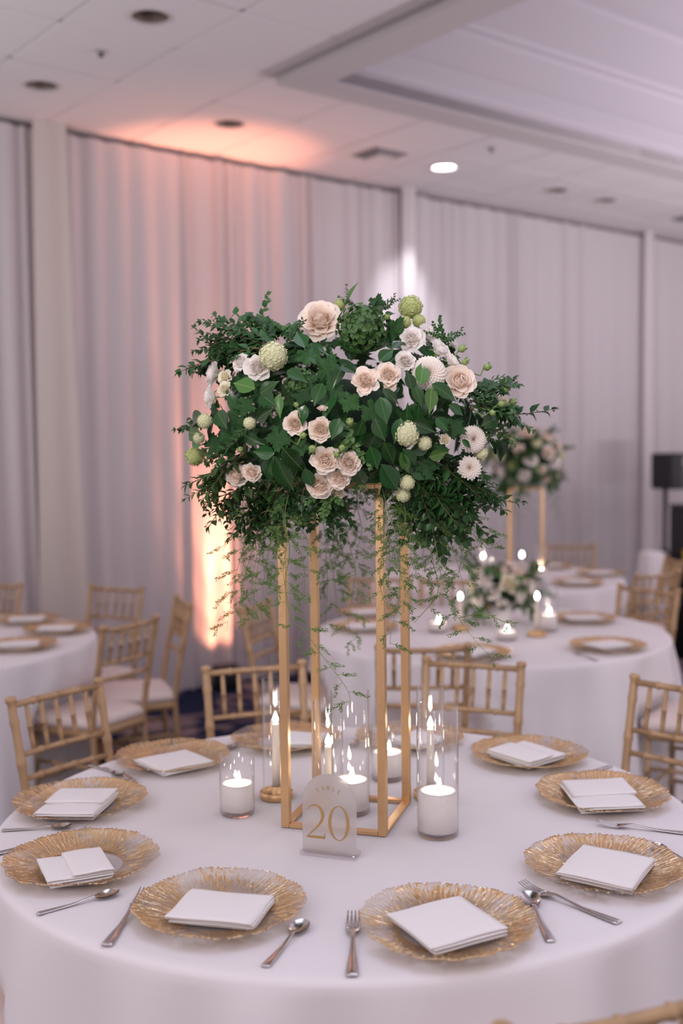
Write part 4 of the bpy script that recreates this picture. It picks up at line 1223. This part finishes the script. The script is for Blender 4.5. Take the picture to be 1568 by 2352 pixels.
# ------------------------------------------------------------------ the tall arrangement
EC = np.array([0.025, 2.605, 1.722]); ER = np.array([0.375, 0.33, 0.235])
def ell(u, v, s=1.0):
    """point of the flower mound (an ellipsoid of real size above the stand) seen at image u, v"""
    d = ray(u, v); e = ER * s
    a = np.sum((d / e) ** 2); b = 2 * np.sum(d * (CAM - EC) / e ** 2); c = np.sum(((CAM - EC) / e) ** 2) - 1
    D = b * b - 4 * a * c
    t = (-b - math.sqrt(D)) / (2 * a) if D > 0 else -b / (2 * a)
    return Vector(CAM + t * d)
def enorm(p):
    q = (np.array(p) - EC) / ER ** 2
    return Vector(q).normalized()
ORG = Vector((SC.x, SC.y, TZ + 0.001 + SH + 0.004))
arr = empty('flower_arrangement', ORG)
tag(arr, 'large mound of white and blush flowers with greenery and trailing fern on the gold stand', 'flowers')
def L(p): return Vector(p) - ORG
def loc_m(m): return Matrix.Translation(-ORG) @ m
PXM = 2530.447
def px_r(px, p): return px * p.y / PXM
fo = MB().lathe([(0, 0.0), (0.10, 0.0), (0.13, 0.04), (0.145, 0.11), (0.12, 0.19), (0.06, 0.23), (0, 0.24)], 20)
obj('foam', fo.mesh('foam', 'foam'), arr)
def put_bloom(b, u, v, rpx, face=None, s=1.0, off=0.0, parent=arr):
    p = ell(u, v, s); n = enorm(p)
    f = n * 0.8 + Vector((0, -0.75, 0.12))
    if face: f = Vector(face)
    f.normalize()
    R = px_r(rpx, p); p = p + n * off
    r = rnd.uniform(0, 6.28)
    m = axis_m(p, f, R, r)
    if isinstance(b, Bloom):
        o = obj(b.kind, b.core, parent, mtx=loc_m(m))
        for pm, mm in b.outer: obj('petal', pm, o, mtx=mm)
        if hasattr(b, 'ring'):
            obj('ray_petals', b.ring, o); obj('flower_heart', b.heart, o)
        obj('sepals', SEPM, o)
    else:
        o = obj(b.name.split('.')[0], b, parent, mtx=loc_m(m))
    return o
o = put_bloom(GARD, 735, 735, 47, (-0.1, -0.8, 0.35)); o['label'] = 'largest open garden rose at the top'
put_bloom(TALL, 1055, 875, 44, (0.25, -0.9, 0.25), 1.02)
for i, (u, v, r_) in enumerate([(838, 877, 30), (890, 863, 27), (678, 972, 25), (737, 984, 27), (748, 1053, 30), (801, 1059, 27), (780, 1094, 24), (735, 1110, 29), (547, 1087, 27), (582, 1080, 22), (893, 886, 15)]):
    put_bloom(ROSE[i % 4], u, v, r_, None, 1.0 if i != 10 else 0.97, 0.008)
put_bloom(ROSE[1], 740, 937, 12, (0, -0.4, 0.9)); put_bloom(ROSE[2], 724, 920, 8, (0, -0.3, 0.9))
for i, (u, v, r_, f) in enumerate([(945, 778, 28, (0, -1, .15)), (930, 829, 23, (-.1, -1, 0)), (988, 768, 27, (.7, -.5, .5)), (912, 745, 24, (-.5, -.3, .8)), (1012, 803, 27, (.6, -.5, .5)), (1040, 830, 24, (.8, -.3, .5)), (590, 843, 30, (-.2, -1, .1)), (553, 833, 22, (-.5, -.8, .3)), (487, 858, 28, (-1, -.3, .2)), (480, 912, 27, (-1, -.2, 0)), (513, 806, 16, (-.5, -.5, .6)), (515, 1074, 24, (-.4, -1, -.1)), (1048, 1136, 19, (.4, -.9, -.3)), (1030, 1100, 16, (.4, -.9, -.3)), (1042, 790, 15, (.8, -.3, .5))]):
    put_bloom(LISI[i % 2], u, v, r_, f)
for i, (u, v, r_) in enumerate([(516, 865, 18), (516, 893, 19), (773, 1132, 18), (1155, 925, 17), (1022, 1010, 14), (1100, 1050, 17)]):
    put_bloom(CRM, u, v, r_)
put_bloom(DAH[0], 985, 855, 45, (0.05, -1, 0.2), 1.0); put_bloom(DAH[0], 1087, 1009, 36, (0.25, -1, 0.05)); put_bloom(DAH[1], 1078, 1075, 31, (0.05, -1, 0.05), 1.06)
for i, (u, v, r_, k) in enumerate([(627, 818, 34, 0), (943, 706, 28, 1), (930, 740, 15, 1), (962, 738, 16, 1), (935, 996, 30, 0), (975, 1018, 17, 0), (470, 967, 18, 0), (457, 1006, 14, 0), (573, 972, 15, 0), (935, 1108, 18, 0), (925, 1136, 18, 0), (447, 1048, 22, 1), (1105, 1040, 16, 0), (780, 700, 14, 1)]):
    p_ = put_bloom(VIB[k], u, v, r_, None, 1.03, 0.0)
    if i == 4: p_.scale = (p_.scale[0], p_.scale[1], p_.scale[2] * 0.7)
put_bloom(GCL, 830, 758, 62, (0, -0.8, 0.6), 0.97)
put_bloom(GCL, 690, 880, 40, None, 0.9)
# buds on thin stems
for u0, v0, u1, v1, r_ in [(672, 1015, 695, 1000, 8), (727, 1008, 717, 1031, 9.5), (790, 1010, 785, 1029, 8), (765, 1030, 773, 1044, 7), (1015, 828, 1060, 801, 9), (1045, 850, 1068, 831, 8), (1085, 858, 1118, 843, 9), (1100, 935, 1150, 928, 8), (1090, 925, 1160, 895, 8), (1120, 930, 1176, 922, 8), (1090, 915, 1162, 876, 8), (1085, 940, 1130, 948, 7), (560, 1020, 552, 1032, 7), (800, 965, 803, 968, 9), (900, 735, 888, 728, 8), (700, 960, 680, 930, 6)]:
    A_, B_ = ell(u0, v0, 0.97), ell(u1, v1, 1.06)
    d_ = (B_ - A_); R_ = px_r(r_, B_)
    b_ = obj('flower_bud', BUDM, arr, mtx=loc_m(axis_m(B_, d_, R_)))
    obj('bud_sepals', BUDS, b_)
    md = (A_ + B_) / 2 + Vector((0, -0.01, -0.012))
    inv = axis_m(B_, d_, R_).inverted()
    obj('bud_stem', MB().tube([inv @ A_, inv @ md, inv @ (B_ - d_.normalized() * R_)], 0.0016 / R_, 6).mesh('bud_stem', 'stem'), b_)
# camellia leaves seen one by one: base, tip (image), width in pixels, light?
HL = [(630, 1040, 578, 1038, 46, 0), (628, 1047, 596, 1124, 42, 0), (631, 1047, 675, 1132, 46, 0), (648, 1028, 702, 1093, 52, 0), (586, 893, 532, 876, 44, 1), (597, 905, 634, 873, 42, 0), (600, 905, 632, 932, 42, 0), (787, 840, 765, 880, 34, 0), (787, 842, 815, 855, 28, 0), (640, 905, 640, 957, 28, 1), (590, 965, 625, 938, 34, 0),
      (964, 884, 977, 822, 44, 1), (945, 895, 936, 848, 42, 0), (990, 882, 1056, 917, 42, 0), (990, 890, 988, 950, 36, 1), (950, 880, 972, 932, 34, 0), (872, 912, 890, 975, 44, 0), (878, 892, 918, 925, 26, 0), (945, 970, 1001, 993, 38, 0), (880, 1015, 913, 1074, 44, 0), (850, 1025, 868, 1082, 40, 0), (920, 1040, 943, 1094, 32, 1), (875, 1065, 915, 1130, 50, 0), (925, 1030, 964, 1082, 38, 0), (985, 1050, 1027, 1040, 30, 1),
      (1105, 978, 1163, 948, 40, 0), (1138, 1010, 1157, 1087, 36, 0), (1150, 1010, 1191, 1055, 28, 0), (1122, 1012, 1146, 1047, 22, 0), (465, 952, 398, 985, 24, 0), (462, 997, 416, 990, 34, 1), (462, 1022, 424, 1010, 34, 1), (795, 702, 818, 642, 26, 1), (878, 742, 851, 698, 26, 0), (866, 730, 850, 698, 14, 0), (905, 720, 886, 712, 22, 0), (1075, 1075, 1100, 1130, 36, 0), (1060, 1010, 1085, 1030, 18, 0), (820, 1000, 835, 960, 30, 0), (700, 930, 690, 975, 36, 0), (780, 960, 760, 1010, 40, 0), (560, 1000, 600, 1020, 34, 0), (700, 800, 680, 760, 36, 0), (650, 760, 640, 720, 26, 1), (860, 960, 885, 1015, 40, 0), (920, 960, 905, 1020, 36, 0), (1000, 960, 1030, 990, 34, 0), (820, 1075, 840, 1130, 40, 0), (700, 1075, 720, 1125, 34, 0), (610, 760, 585, 730, 26, 0), (870, 830, 905, 800, 36, 0), (900, 800, 930, 775, 24, 0), (740, 880, 720, 930, 40, 0), (660, 850, 700, 870, 34, 0), (500, 945, 520, 985, 40, 0), (1030, 930, 1070, 950, 32, 0)]
for i, (u0, v0, u1, v1, w, li) in enumerate(HL):
    A_, B_ = ell(u0, v0, 1.03), ell(u1, v1, 1.07)
    d_ = B_ - A_; n_ = (enorm(A_) + Vector((rnd.uniform(-.3, .3), -0.6, 0.35))).normalized()
    if d_.length > 0.11: d_ = d_ * (0.11 / d_.length)
    ln = d_.length; wd_ = min(max(0.9 * px_r(w, A_), 0.34 * ln), 0.62 * ln) / 0.5
    me = (LEAFL if li else LEAF)[i % 2 if li else i % 4]
    obj('leaf', me, arr, mtx=loc_m(frame_m(A_, d_, n_, (wd_, ln, ln))))
for i, (u, v, w, a) in enumerate([(530, 975, 78, 2.6), (488, 1022, 52, 1.0), (690, 905, 46, 2.0), (703, 868, 44, 2.8), (980, 1062, 60, 3.0), (750, 850, 64, 0.4), (700, 815, 56, 1.6), (560, 930, 46, 2.0), (765, 895, 60, 3.4), (800, 920, 50, 2.2), (690, 1020, 44, 3.1), (865, 700, 40, 0.2), (900, 760, 60, 0.6), (850, 940, 56, 2.5), (1010, 1030, 40, 2.9), (640, 1000, 60, 3.3), (1040, 980, 50, 2.0)]):
    p = ell(u, v, 0.97); n_ = (enorm(p) + Vector((0, -0.4, 0.3))).normalized()
    y_ = Vector((math.sin(a), -0.2, math.cos(a))); s_ = px_r(w, p) / 1.0
    obj('serrated_leaf', SERR, arr, mtx=loc_m(frame_m(p - y_ * s_ * 0.4, y_, n_, (s_, s_, s_))))
# filling leaves all round the mound
for i in range(215):
    z = 1 - 2 * (i + .5) / 215; a = i * 2.39996; q = math.sqrt(1 - z * z)
    d = np.array([q * math.cos(a), q * math.sin(a), z])
    if d[2] < -0.93: continue
    p = Vector(EC + d * ER * rnd.uniform(0.70, 0.93)); n_ = enorm(p)
    tg = n_.orthogonal(); tg.rotate(Matrix.Rotation(rnd.uniform(0, 6.28), 3, n_))
    y_ = (tg + n_ * rnd.uniform(0.1, 0.7) + Vector((0, 0, -0.3))).normalized()
    ln = rnd.uniform(0.055, 0.085)
    obj('leaf', LEAF[i % 4], arr, mtx=loc_m(frame_m(p, y_, n_, (ln * rnd.uniform(0.8, 1.1), ln, ln))))
for i in range(36):
    p = ell(rnd.uniform(560, 1060), rnd.uniform(760, 1080), rnd.uniform(0.84, 0.96)); n_ = enorm(p)
    tg = n_.orthogonal(); tg.rotate(Matrix.Rotation(rnd.uniform(0, 6.28), 3, n_)); ln = rnd.uniform(0.055, 0.08)
    obj('leaf', LEAF[i % 4], arr, mtx=loc_m(frame_m(p, tg + n_ * 0.35 + Vector((0, 0, -0.4)), n_ + Vector((0, -.3, .2)), (ln * 0.9, ln, ln))))
for i in range(150):
    z = rnd.uniform(-0.8, 0.9); a = rnd.uniform(0, 6.28); q = math.sqrt(1 - z * z)
    d = np.array([q * math.cos(a), q * math.sin(a), z]); p = Vector(EC + d * ER * rnd.uniform(0.78, 0.90)); n_ = enorm(p)
    tg = n_.orthogonal(); tg.rotate(Matrix.Rotation(rnd.uniform(0, 6.28), 3, n_)); sc_ = rnd.uniform(0.035, 0.055)
    obj('serrated_leaf', SERR, arr, mtx=loc_m(frame_m(p, tg + n_ * 0.4 + Vector((0, 0, -0.3)), n_, (sc_, sc_, sc_))))
# boxwood sprigs: hand set along the outline, then scattered
def sprig(A_, B_, k, light=False, name='boxwood_sprig', parent=arr, org=None, tw=0.0):
    d_ = B_ - A_; ln = d_.length
    up_ = Vector((rnd.uniform(-.4, .4), -0.5, 1.0)) if abs(d_.normalized().z) < 0.8 else Vector((rnd.uniform(-.5, .5), -1, 0.3))
    m = frame_m(A_, d_, up_, (ln, ln, ln))
    m = Matrix.Translation(-(ORG if org is None else org)) @ m
    s, g, gl = SPR[k % 5]
    o = obj(name, s, parent, mtx=m)
    obj('sprig_leaves', gl if light else g, o)
    return o
SG = [(560, 800, 420, 835, 0), (570, 790, 470, 745, 0), (590, 780, 490, 705, 0), (610, 780, 575, 695, 0), (620, 790, 530, 725, 0), (640, 780, 600, 705, 0), (660, 780, 648, 725, 0), (600, 800, 450, 790, 0), (620, 810, 500, 770, 0), (650, 800, 690, 735, 0), (590, 810, 520, 815, 0), (640, 800, 560, 740, 0), (680, 780, 665, 730, 0), (560, 790, 440, 775, 0),
      (560, 1040, 440, 1150, 1), (540, 1050, 430, 1100, 1), (580, 1090, 480, 1160, 1), (560, 1100, 520, 1180, 0), (600, 1110, 540, 1210, 0), (620, 1110, 570, 1230, 0), (640, 1120, 600, 1250, 1), (580, 1110, 500, 1150, 1), (540, 1080, 460, 1120, 1), (660, 1130, 640, 1200, 0), (620, 1130, 590, 1190, 0), (700, 1120, 690, 1190, 0), (560, 1060, 470, 1080, 1), (650, 1120, 560, 1190, 0),
      (1080, 920, 1225, 925, 0), (1070, 900, 1170, 870, 0), (1080, 940, 1180, 905, 0), (1060, 910, 1140, 885, 0), (1030, 800, 1010, 760, 0), (1000, 790, 1030, 770, 0),
      (1000, 1060, 1150, 1170, 0), (980, 1080, 1060, 1230, 0), (960, 1090, 990, 1240, 0), (1020, 1080, 1100, 1190, 0), (1040, 1090, 1150, 1130, 0), (970, 1100, 1020, 1210, 0), (1000, 1110, 1060, 1290, 1), (950, 1100, 960, 1200, 0), (1050, 1060, 1160, 1110, 0), (1020, 1100, 1080, 1170, 0), (930, 1080, 1000, 1150, 0), (1010, 1040, 1120, 1120, 0), (990, 1100, 1040, 1250, 0), (960, 1060, 1060, 1140, 0),
      (830, 720, 800, 680, 0), (840, 730, 845, 690, 0), (720, 1120, 735, 1180, 0), (820, 1040, 800, 1150, 1), (810, 960, 790, 1080, 1), (860, 720, 880, 700, 0), (560, 1000, 480, 1060, 0), (600, 960, 520, 1000, 0), (760, 1130, 745, 1180, 0)]
for i, (u0, v0, u1, v1, li) in enumerate(SG):
    A_, B_ = ell(u0, v0, 0.98), ell(u1, v1, 1.08)
    d_ = B_ - A_
    L_ = min(max(d_.length, 0.065), 0.20); B_ = A_ + d_.normalized() * L_ if d_.length > 0.2 or d_.length < 0.065 else B_
    sprig(A_, B_, i, bool(li))
for i in range(64):
    z = rnd.uniform(-0.9, 0.85); a = rnd.uniform(0, 6.28); q = math.sqrt(1 - z * z)
    if math.sin(a) < -0.5 and -0.3 < z: a += PI
    d = np.array([q * math.cos(a), q * math.sin(a), z])
    p = Vector(EC + d * ER * 0.80); n_ = enorm(p)
    dr = n_ * 0.8 + Vector((rnd.uniform(-.7, .7), rnd.uniform(-.7, .7), rnd.uniform(-0.9, 0.3)))
    sprig(p, p + dr.normalized() * rnd.uniform(0.09, 0.135), i, i % 4 == 0)
# trailing asparagus fern
def fern(pts, seed, parent, org, bl=0.06, step=0.019, name='fern_strand', thin=1.0):
    r = random.Random(seed); st = MB(); nd = MB()
    pts = [Vector(p) for p in pts]
    fine = []
    for i in range(len(pts) - 1):
        p0, p1, p2, p3 = pts[max(i - 1, 0)], pts[i], pts[i + 1], pts[min(i + 2, len(pts) - 1)]
        for k in range(8):
            t = k / 8
            fine.append(0.5 * ((2 * p1) + (p2 - p0) * t + (2 * p0 - 5 * p1 + 4 * p2 - p3) * t * t + (3 * p1 - p0 - 3 * p2 + p3) * t ** 3))
    fine.append(pts[-1])
    st.tube([p - org for p in fine], [0.0011 * (1 - 0.6 * k / len(fine)) for k in range(len(fine))], 4)
    def needles(p, d, s):
        for q in range(4):
            a = r.uniform(0, 6.28); sd = d.orthogonal().normalized(); sd.rotate(Matrix.Rotation(a, 3, d))
            y = (d * 0.7 + sd * 0.75).normalized(); ln = s * r.uniform(0.7, 1.25); w = y.cross(Vector((r.uniform(-1, 1), -1, r.uniform(-1, 1)))).normalized() * 0.0010
            b = p - org; e = b + y * ln; m = b + y * ln * 0.5 + sd * ln * 0.05
            nd.add([b, m + w, e, m - w], [(0, 1, 2, 3)])
    acc = 0; tot = 0
    side = 1
    total = sum((fine[i + 1] - fine[i]).length for i in range(len(fine) - 1))
    for i in range(len(fine) - 1):
        seg = fine[i + 1] - fine[i]; acc += seg.length; tot += seg.length
        if acc > step:
            acc = 0; side = -side
            t = seg.normalized(); p = fine[i].copy()
            d = (t * 0.35 + Vector((side * r.uniform(0.5, 1.0), r.uniform(-.7, .7), r.uniform(-.1, .35)))).normalized()
            ln = bl * r.uniform(0.45, 1.15) * (1 - 0.45 * tot / total); nn = max(4, int(ln / 0.0042)); bp_ = [p.copy()]
            for k in range(nn):
                d = (d + Vector((r.uniform(-.12, .12), r.uniform(-.12, .12), -0.055 + r.uniform(-.08, .08)))).normalized()
                p = p + d * ln / nn; bp_.append(p.copy())
                if k > 1: needles(p, d, 0.0078)
                if k > 1 and k % 3 == 0 and thin > 0.5:
                    d2 = (d + Vector((r.uniform(-1, 1), r.uniform(-.6, .6), r.uniform(-.6, .4)))).normalized(); p2 = p.copy()
                    for k2 in range(6):
                        p2 = p2 + d2 * 0.0042; needles(p2, d2, 0.007)
            st.tube([q - org for q in bp_], [0.0006] * len(bp_), 3, cap=False)
    o = obj(name, st.mesh('fern_stem', 'stem'), parent)
    nb = obj('needles', nd.mesh('needles', 'fern'), o); nb['kind'] = 'stuff'
    return o
YF = 2.42; YM = 2.60; YB = 2.85
FR = [([(600, 1150), (585, 1240), (560, 1330), (545, 1420)], YM, 0.06), ([(580, 1160), (560, 1250), (540, 1330), (520, 1450)], 2.5, 0.055), ([(620, 1170), (600, 1260), (585, 1350), (578, 1440)], YM, 0.06), ([(640, 1170), (620, 1250), (605, 1340), (600, 1420)], 2.55, 0.06), ([(560, 1150), (545, 1200), (520, 1250), (510, 1265)], 2.5, 0.04), ([(600, 1140), (600, 1230), (585, 1300), (575, 1390)], 2.55, 0.06),
      ([(650, 1170), (665, 1260), (655, 1340), (668, 1420), (700, 1450), (735, 1500), (770, 1545), (800, 1590), (805, 1625)], 2.44, 0.05), ([(655, 1170), (660, 1240), (650, 1310), (665, 1400)], YF, 0.05), ([(650, 1200), (690, 1270), (700, 1340), (690, 1380)], 2.46, 0.05), ([(660, 1170), (700, 1230), (715, 1290)], 2.48, 0.045),
      ([(760, 1170), (775, 1250), (765, 1330), (780, 1420)], YB, 0.065), ([(790, 1170), (800, 1240), (815, 1320), (800, 1430), (825, 1480)], YB, 0.065), ([(750, 1170), (748, 1260), (752, 1350), (745, 1450)], YB, 0.06), ([(820, 1160), (830, 1220), (815, 1290), (825, 1360)], 2.8, 0.06), ([(740, 1180), (760, 1290), (775, 1380)], 2.75, 0.055), ([(780, 1160), (780, 1230), (790, 1300)], 2.7, 0.055),
      ([(890, 1170), (915, 1250), (918, 1330), (915, 1380), (900, 1440), (895, 1480)], 2.40, 0.055), ([(900, 1180), (880, 1260), (872, 1340), (890, 1400)], 2.40, 0.05), ([(930, 1170), (920, 1250), (915, 1300), (930, 1360), (925, 1410)], 2.42, 0.05), ([(940, 1180), (950, 1260), (960, 1330), (1000, 1340), (1030, 1300)], 2.46, 0.035), ([(885, 1180), (895, 1290), (885, 1370)], 2.42, 0.05),
      ([(980, 1170), (1000, 1250), (1010, 1310), (1030, 1380), (1060, 1430), (1090, 1470), (1130, 1512)], 2.46, 0.055), ([(1010, 1180), (1040, 1260), (1060, 1330), (1075, 1400)], 2.5, 0.06), ([(1030, 1170), (1080, 1220), (1120, 1260), (1150, 1240)], 2.52, 0.05), ([(1050, 1160), (1100, 1200), (1140, 1230)], 2.55, 0.05), ([(960, 1180), (975, 1240), (965, 1300)], 2.5, 0.045), ([(1000, 1300), (1005, 1360), (960, 1420), (950, 1430)], 2.46, 0.035), ([(1040, 1190), (1060, 1260), (1050, 1330)], 2.6, 0.06), ([(1060, 1430), (1110, 1410), (1160, 1430), (1185, 1440)], 2.48, 0.03)]
for i, (ps, Y_, bl) in enumerate(FR):
    if ps[0][1] < 1215:
        ps = [(ps[0][0] * 0.8 + 157, 1070)] + ps
    P_ = [atY(u, v, Y_) for u, v in ps]
    if len(P_) > 3: P_[0][1] = 0.5 * P_[0][1] + 1.305
    fern(P_, 300 + i, arr, ORG, bl)

# ------------------------------------------------------------------ bouquets in the background
def bouquet(c, rad, label, vase=None, nfl=46, nlf=80, nsp=26, ferns=0, seed=5, bls=0.036):
    r = random.Random(seed)
    t = empty('flower_arrangement', c); tag(t, label, 'flowers'); cz = vase if vase else 0.0
    ctr = Vector((0, 0, cz + rad[2] * (0.9 if not vase else 0.75)))
    if vase:
        obj('vase', MB().lathe([(0, 0.0), (0.045, 0), (0.05, 0.01), (0.055, vase), (0.052, vase), (0.047, 0.014), (0, 0.012)], 24).mesh('vase', 'vase'), t)
    obj('foam', MB().lathe([(0, -rad[2] * .75), (rad[0] * .55, -rad[2] * .5), (rad[0] * .66, 0), (rad[0] * .4, rad[2] * .6), (0, rad[2] * .7)], 14).mesh('foam', 'foam'), t, ctr)
    kinds = ROSE[:2] + LISI + LISI + LISI + [CRM] + ([] if vase else VIB)
    for i in range(nfl):
        z = 1 - 1.75 * (i + .5) / nfl; a = i * 2.39996 + seed; q = math.sqrt(max(0, 1 - z * z))
        d = Vector((q * math.cos(a), q * math.sin(a), z)); p = ctr + Vector((d.x * rad[0], d.y * rad[1], d.z * rad[2])) * r.uniform(0.9, 1.02)
        b = r.choice(kinds); s = bls * r.uniform(0.75, 1.2)
        if isinstance(b, Bloom):
            o = obj(b.kind, b.core, t, mtx=axis_m(p, d, s, r.uniform(0, 6)))
            for pm, mm in b.outer: obj('petal', pm, o, mtx=mm)
        else: obj('viburnum', b, t, mtx=axis_m(p, d, s * 0.8))
    for i in range(nlf):
        z = 1 - 1.9 * (i + .5) / nlf; a = i * 2.39996 + 1; q = math.sqrt(max(0, 1 - z * z)); d = Vector((q * math.cos(a), q * math.sin(a), z))
        p = ctr + Vector((d.x * rad[0], d.y * rad[1], d.z * rad[2])) * r.uniform(0.75, 0.95); tg = d.orthogonal(); tg.rotate(Matrix.Rotation(r.uniform(0, 6.28), 3, d))
        ln = r.uniform(0.05, 0.08); obj('leaf', (LEAFL if i % 4 == 0 else LEAF)[i % 2], t, mtx=frame_m(p, tg + d * 0.5, d, (ln, ln, ln)))
    for i in range(nsp):
        z = r.uniform(-0.8, 0.8); a = r.uniform(0, 6.28); q = math.sqrt(1 - z * z); d = Vector((q * math.cos(a), q * math.sin(a), z))
        p = ctr + Vector((d.x * rad[0], d.y * rad[1], d.z * rad[2])) * 0.85
        sprig(p, p + (d + Vector((0, 0, -0.35))).normalized() * r.uniform(0.09, 0.14), i, i % 2 == 0, parent=t, org=Vector((0, 0, 0)))
    for i in range(ferns):
        a = r.uniform(0, 6.28); p = Vector(c) + Vector((math.cos(a) * rad[0] * .7, math.sin(a) * rad[1] * .7, ctr.z - rad[2] * .6))
        l_ = r.uniform(0.15, 0.32)
        fern([p, p + Vector((math.cos(a) * .03, math.sin(a) * .03, -l_ * .5)), p + Vector((math.cos(a) * .05, math.sin(a) * .05, -l_))], 500 + i, t, Vector(c), 0.05, 0.028, thin=0.3)
    return t
bp0 = at(1195, 1440, TZ)
bouquet(Vector((atY(1150, 1400, bp0[1] + 0.05)[0], bp0[1] + 0.05, TZ + 0.001)), (0.165, 0.15, 0.115), 'low bouquet of white roses in a white vase on the middle table', 0.10, 26, 60, 22, 0, 6, 0.042)
st2 = bpy.data.objects['flower_stand.001'].location
bouquet(Vector((st2.x, st2.y, TZ + 0.001 + 0.60 + 0.005)), (0.225, 0.22, 0.21), 'tall bouquet of white and blush flowers on the farthest table, out of focus', None, 46, 150, 60, 14, 9, 0.040)

# ------------------------------------------------------------------ right edge: loudspeaker, black table
sp = Vector((2.83, 9.62, 0))
t = empty('speaker_stand', sp, -0.3); tag(t, 'black pole stand carrying the loudspeaker by the drape', 'speaker stand')
obj('pole', MB().tube([(0, 0, 0.1), (0, 0, 1.23)], 0.021, 12).mesh('pole', 'black'), t)
obj('collar', MB().lathe([(0.021, 0.62), (0.034, 0.63), (0.034, 0.70), (0.021, 0.71)], 14).mesh('collar', 'black'), t)
for k in range(3):
    a = k * 2 * PI / 3 + 0.4
    obj('leg', MB().tube([(0.02 * math.cos(a), 0.02 * math.sin(a), 0.60), (0.42 * math.cos(a), 0.42 * math.sin(a), 0.012)], 0.012, 8).mesh('leg', 'black'), t)
t = empty('loudspeaker', (sp.x + 0.07, sp.y, 1.232), 0.75); tag(t, 'black loudspeaker on a pole at the right edge', 'loudspeaker')
def trap(z, k=1.0): return [(-0.16 * k, 0.12 * k, z), (-0.21 * k, -0.11 * k, z), (-0.16 * k, -0.155 * k, z), (0.16 * k, -0.155 * k, z), (0.21 * k, -0.11 * k, z), (0.16 * k, 0.12 * k, z)]
obj('cabinet', MB().loft([trap(0, 0.95), trap(0.012), trap(0.298), trap(0.31, 0.95)]).mesh('cabinet', 'black', False), t)
obj('grille', MB().bbox((0, -0.157, 0.155), (0.29, 0.008, 0.27), 0.004).mesh('grille', 'grille', False), t)
obj('horn', MB().bbox((-0.06, -0.163, 0.235), (0.11, 0.006, 0.06), 0.003).mesh('horn', 'vent', False), t)
obj('badge', MB().bbox((-0.05, -0.163, 0.12), (0.05, 0.003, 0.05), 0.001).mesh('badge', 'vent', False), t)
dj = Vector((3.13, 8.66, 0))
t = empty('black_table', dj, 0.25); tag(t, 'equipment table under a floor length black cloth at the right edge', 'table')
sk = MB()
def dsk(z, k):
    out = []
    for i in range(96):
        a = 2 * PI * i / 96; c_, s_ = math.cos(a), math.sin(a); q = 1 / max(abs(c_) / 0.66, abs(s_) / 0.34)
        w = 1 + 0.02 * k * math.sin(14 * a)
        out.append((c_ * q * w, s_ * q * w, z))
    return out
sk.loft([dsk(0.005, 1.6), dsk(0.35, 1.0), dsk(0.72, 0.3), dsk(0.735, 0), [(x * 0.98, y * 0.98, 0.74) for x, y, _ in dsk(0, 0)]])
obj('black_cloth', sk.mesh('black_cloth', 'blackcloth'), t)
t = empty('equipment_case', (2.84, 8.60, 0.742), 0.25); tag(t, 'black equipment case standing on the black table', 'case')
obj('case_body', MB().bbox((0, 0, 0.19), (0.44, 0.30, 0.38), 0.01).mesh('case_body', 'black', False), t)
obj('case_lid', MB().bbox((0, 0, 0.395), (0.45, 0.31, 0.03), 0.008).mesh('case_lid', 'grille', False), t)
t = empty('yellow_tool_box', (2.66, 8.36, 0.742), 0.3); tag(t, 'small yellow box on the front corner of the black table', 'box')
obj('box_body', MB().bbox((0.0, 0, 0.03), (0.10, 0.08, 0.06), 0.006).mesh('box_body', 'yellow', False), t)
obj('box_lid', MB().bbox((0.0, 0, 0.068), (0.104, 0.084, 0.014), 0.004).mesh('box_lid', 'yellow', False), t)
st_ = at(1497, 1500, 0)
t = empty('covered_stool', (2.36, 8.35, 0), 0.2); tag(t, 'tall stool under a white cloth in front of the drape, left of the black table', 'stool')
cv = MB()
def sring(z, h, w=0.0): return [(h * (1 + w * math.sin(5 * 2 * PI * k / 40)) * math.cos(2 * PI * k / 40), h * (1 + w * math.sin(5 * 2 * PI * k / 40)) * math.sin(2 * PI * k / 40), z) for k in range(40)]
cv.loft([sring(0.30, 0.135, 0.10), sring(0.6, 0.115, 0.06), sring(0.79, 0.095, 0.01), sring(0.805, 0.088), sring(0.812, 0.05)])
obj('white_cover', cv.mesh('white_cover', 'cloth'), t)
for k in range(4):
    a = PI / 4 + k * PI / 2
    obj('leg', MB().tube([(0.10 * math.cos(a), 0.10 * math.sin(a), 0), (0.08 * math.cos(a), 0.08 * math.sin(a), 0.6)], 0.012, 8).mesh('leg', 'black'), t)
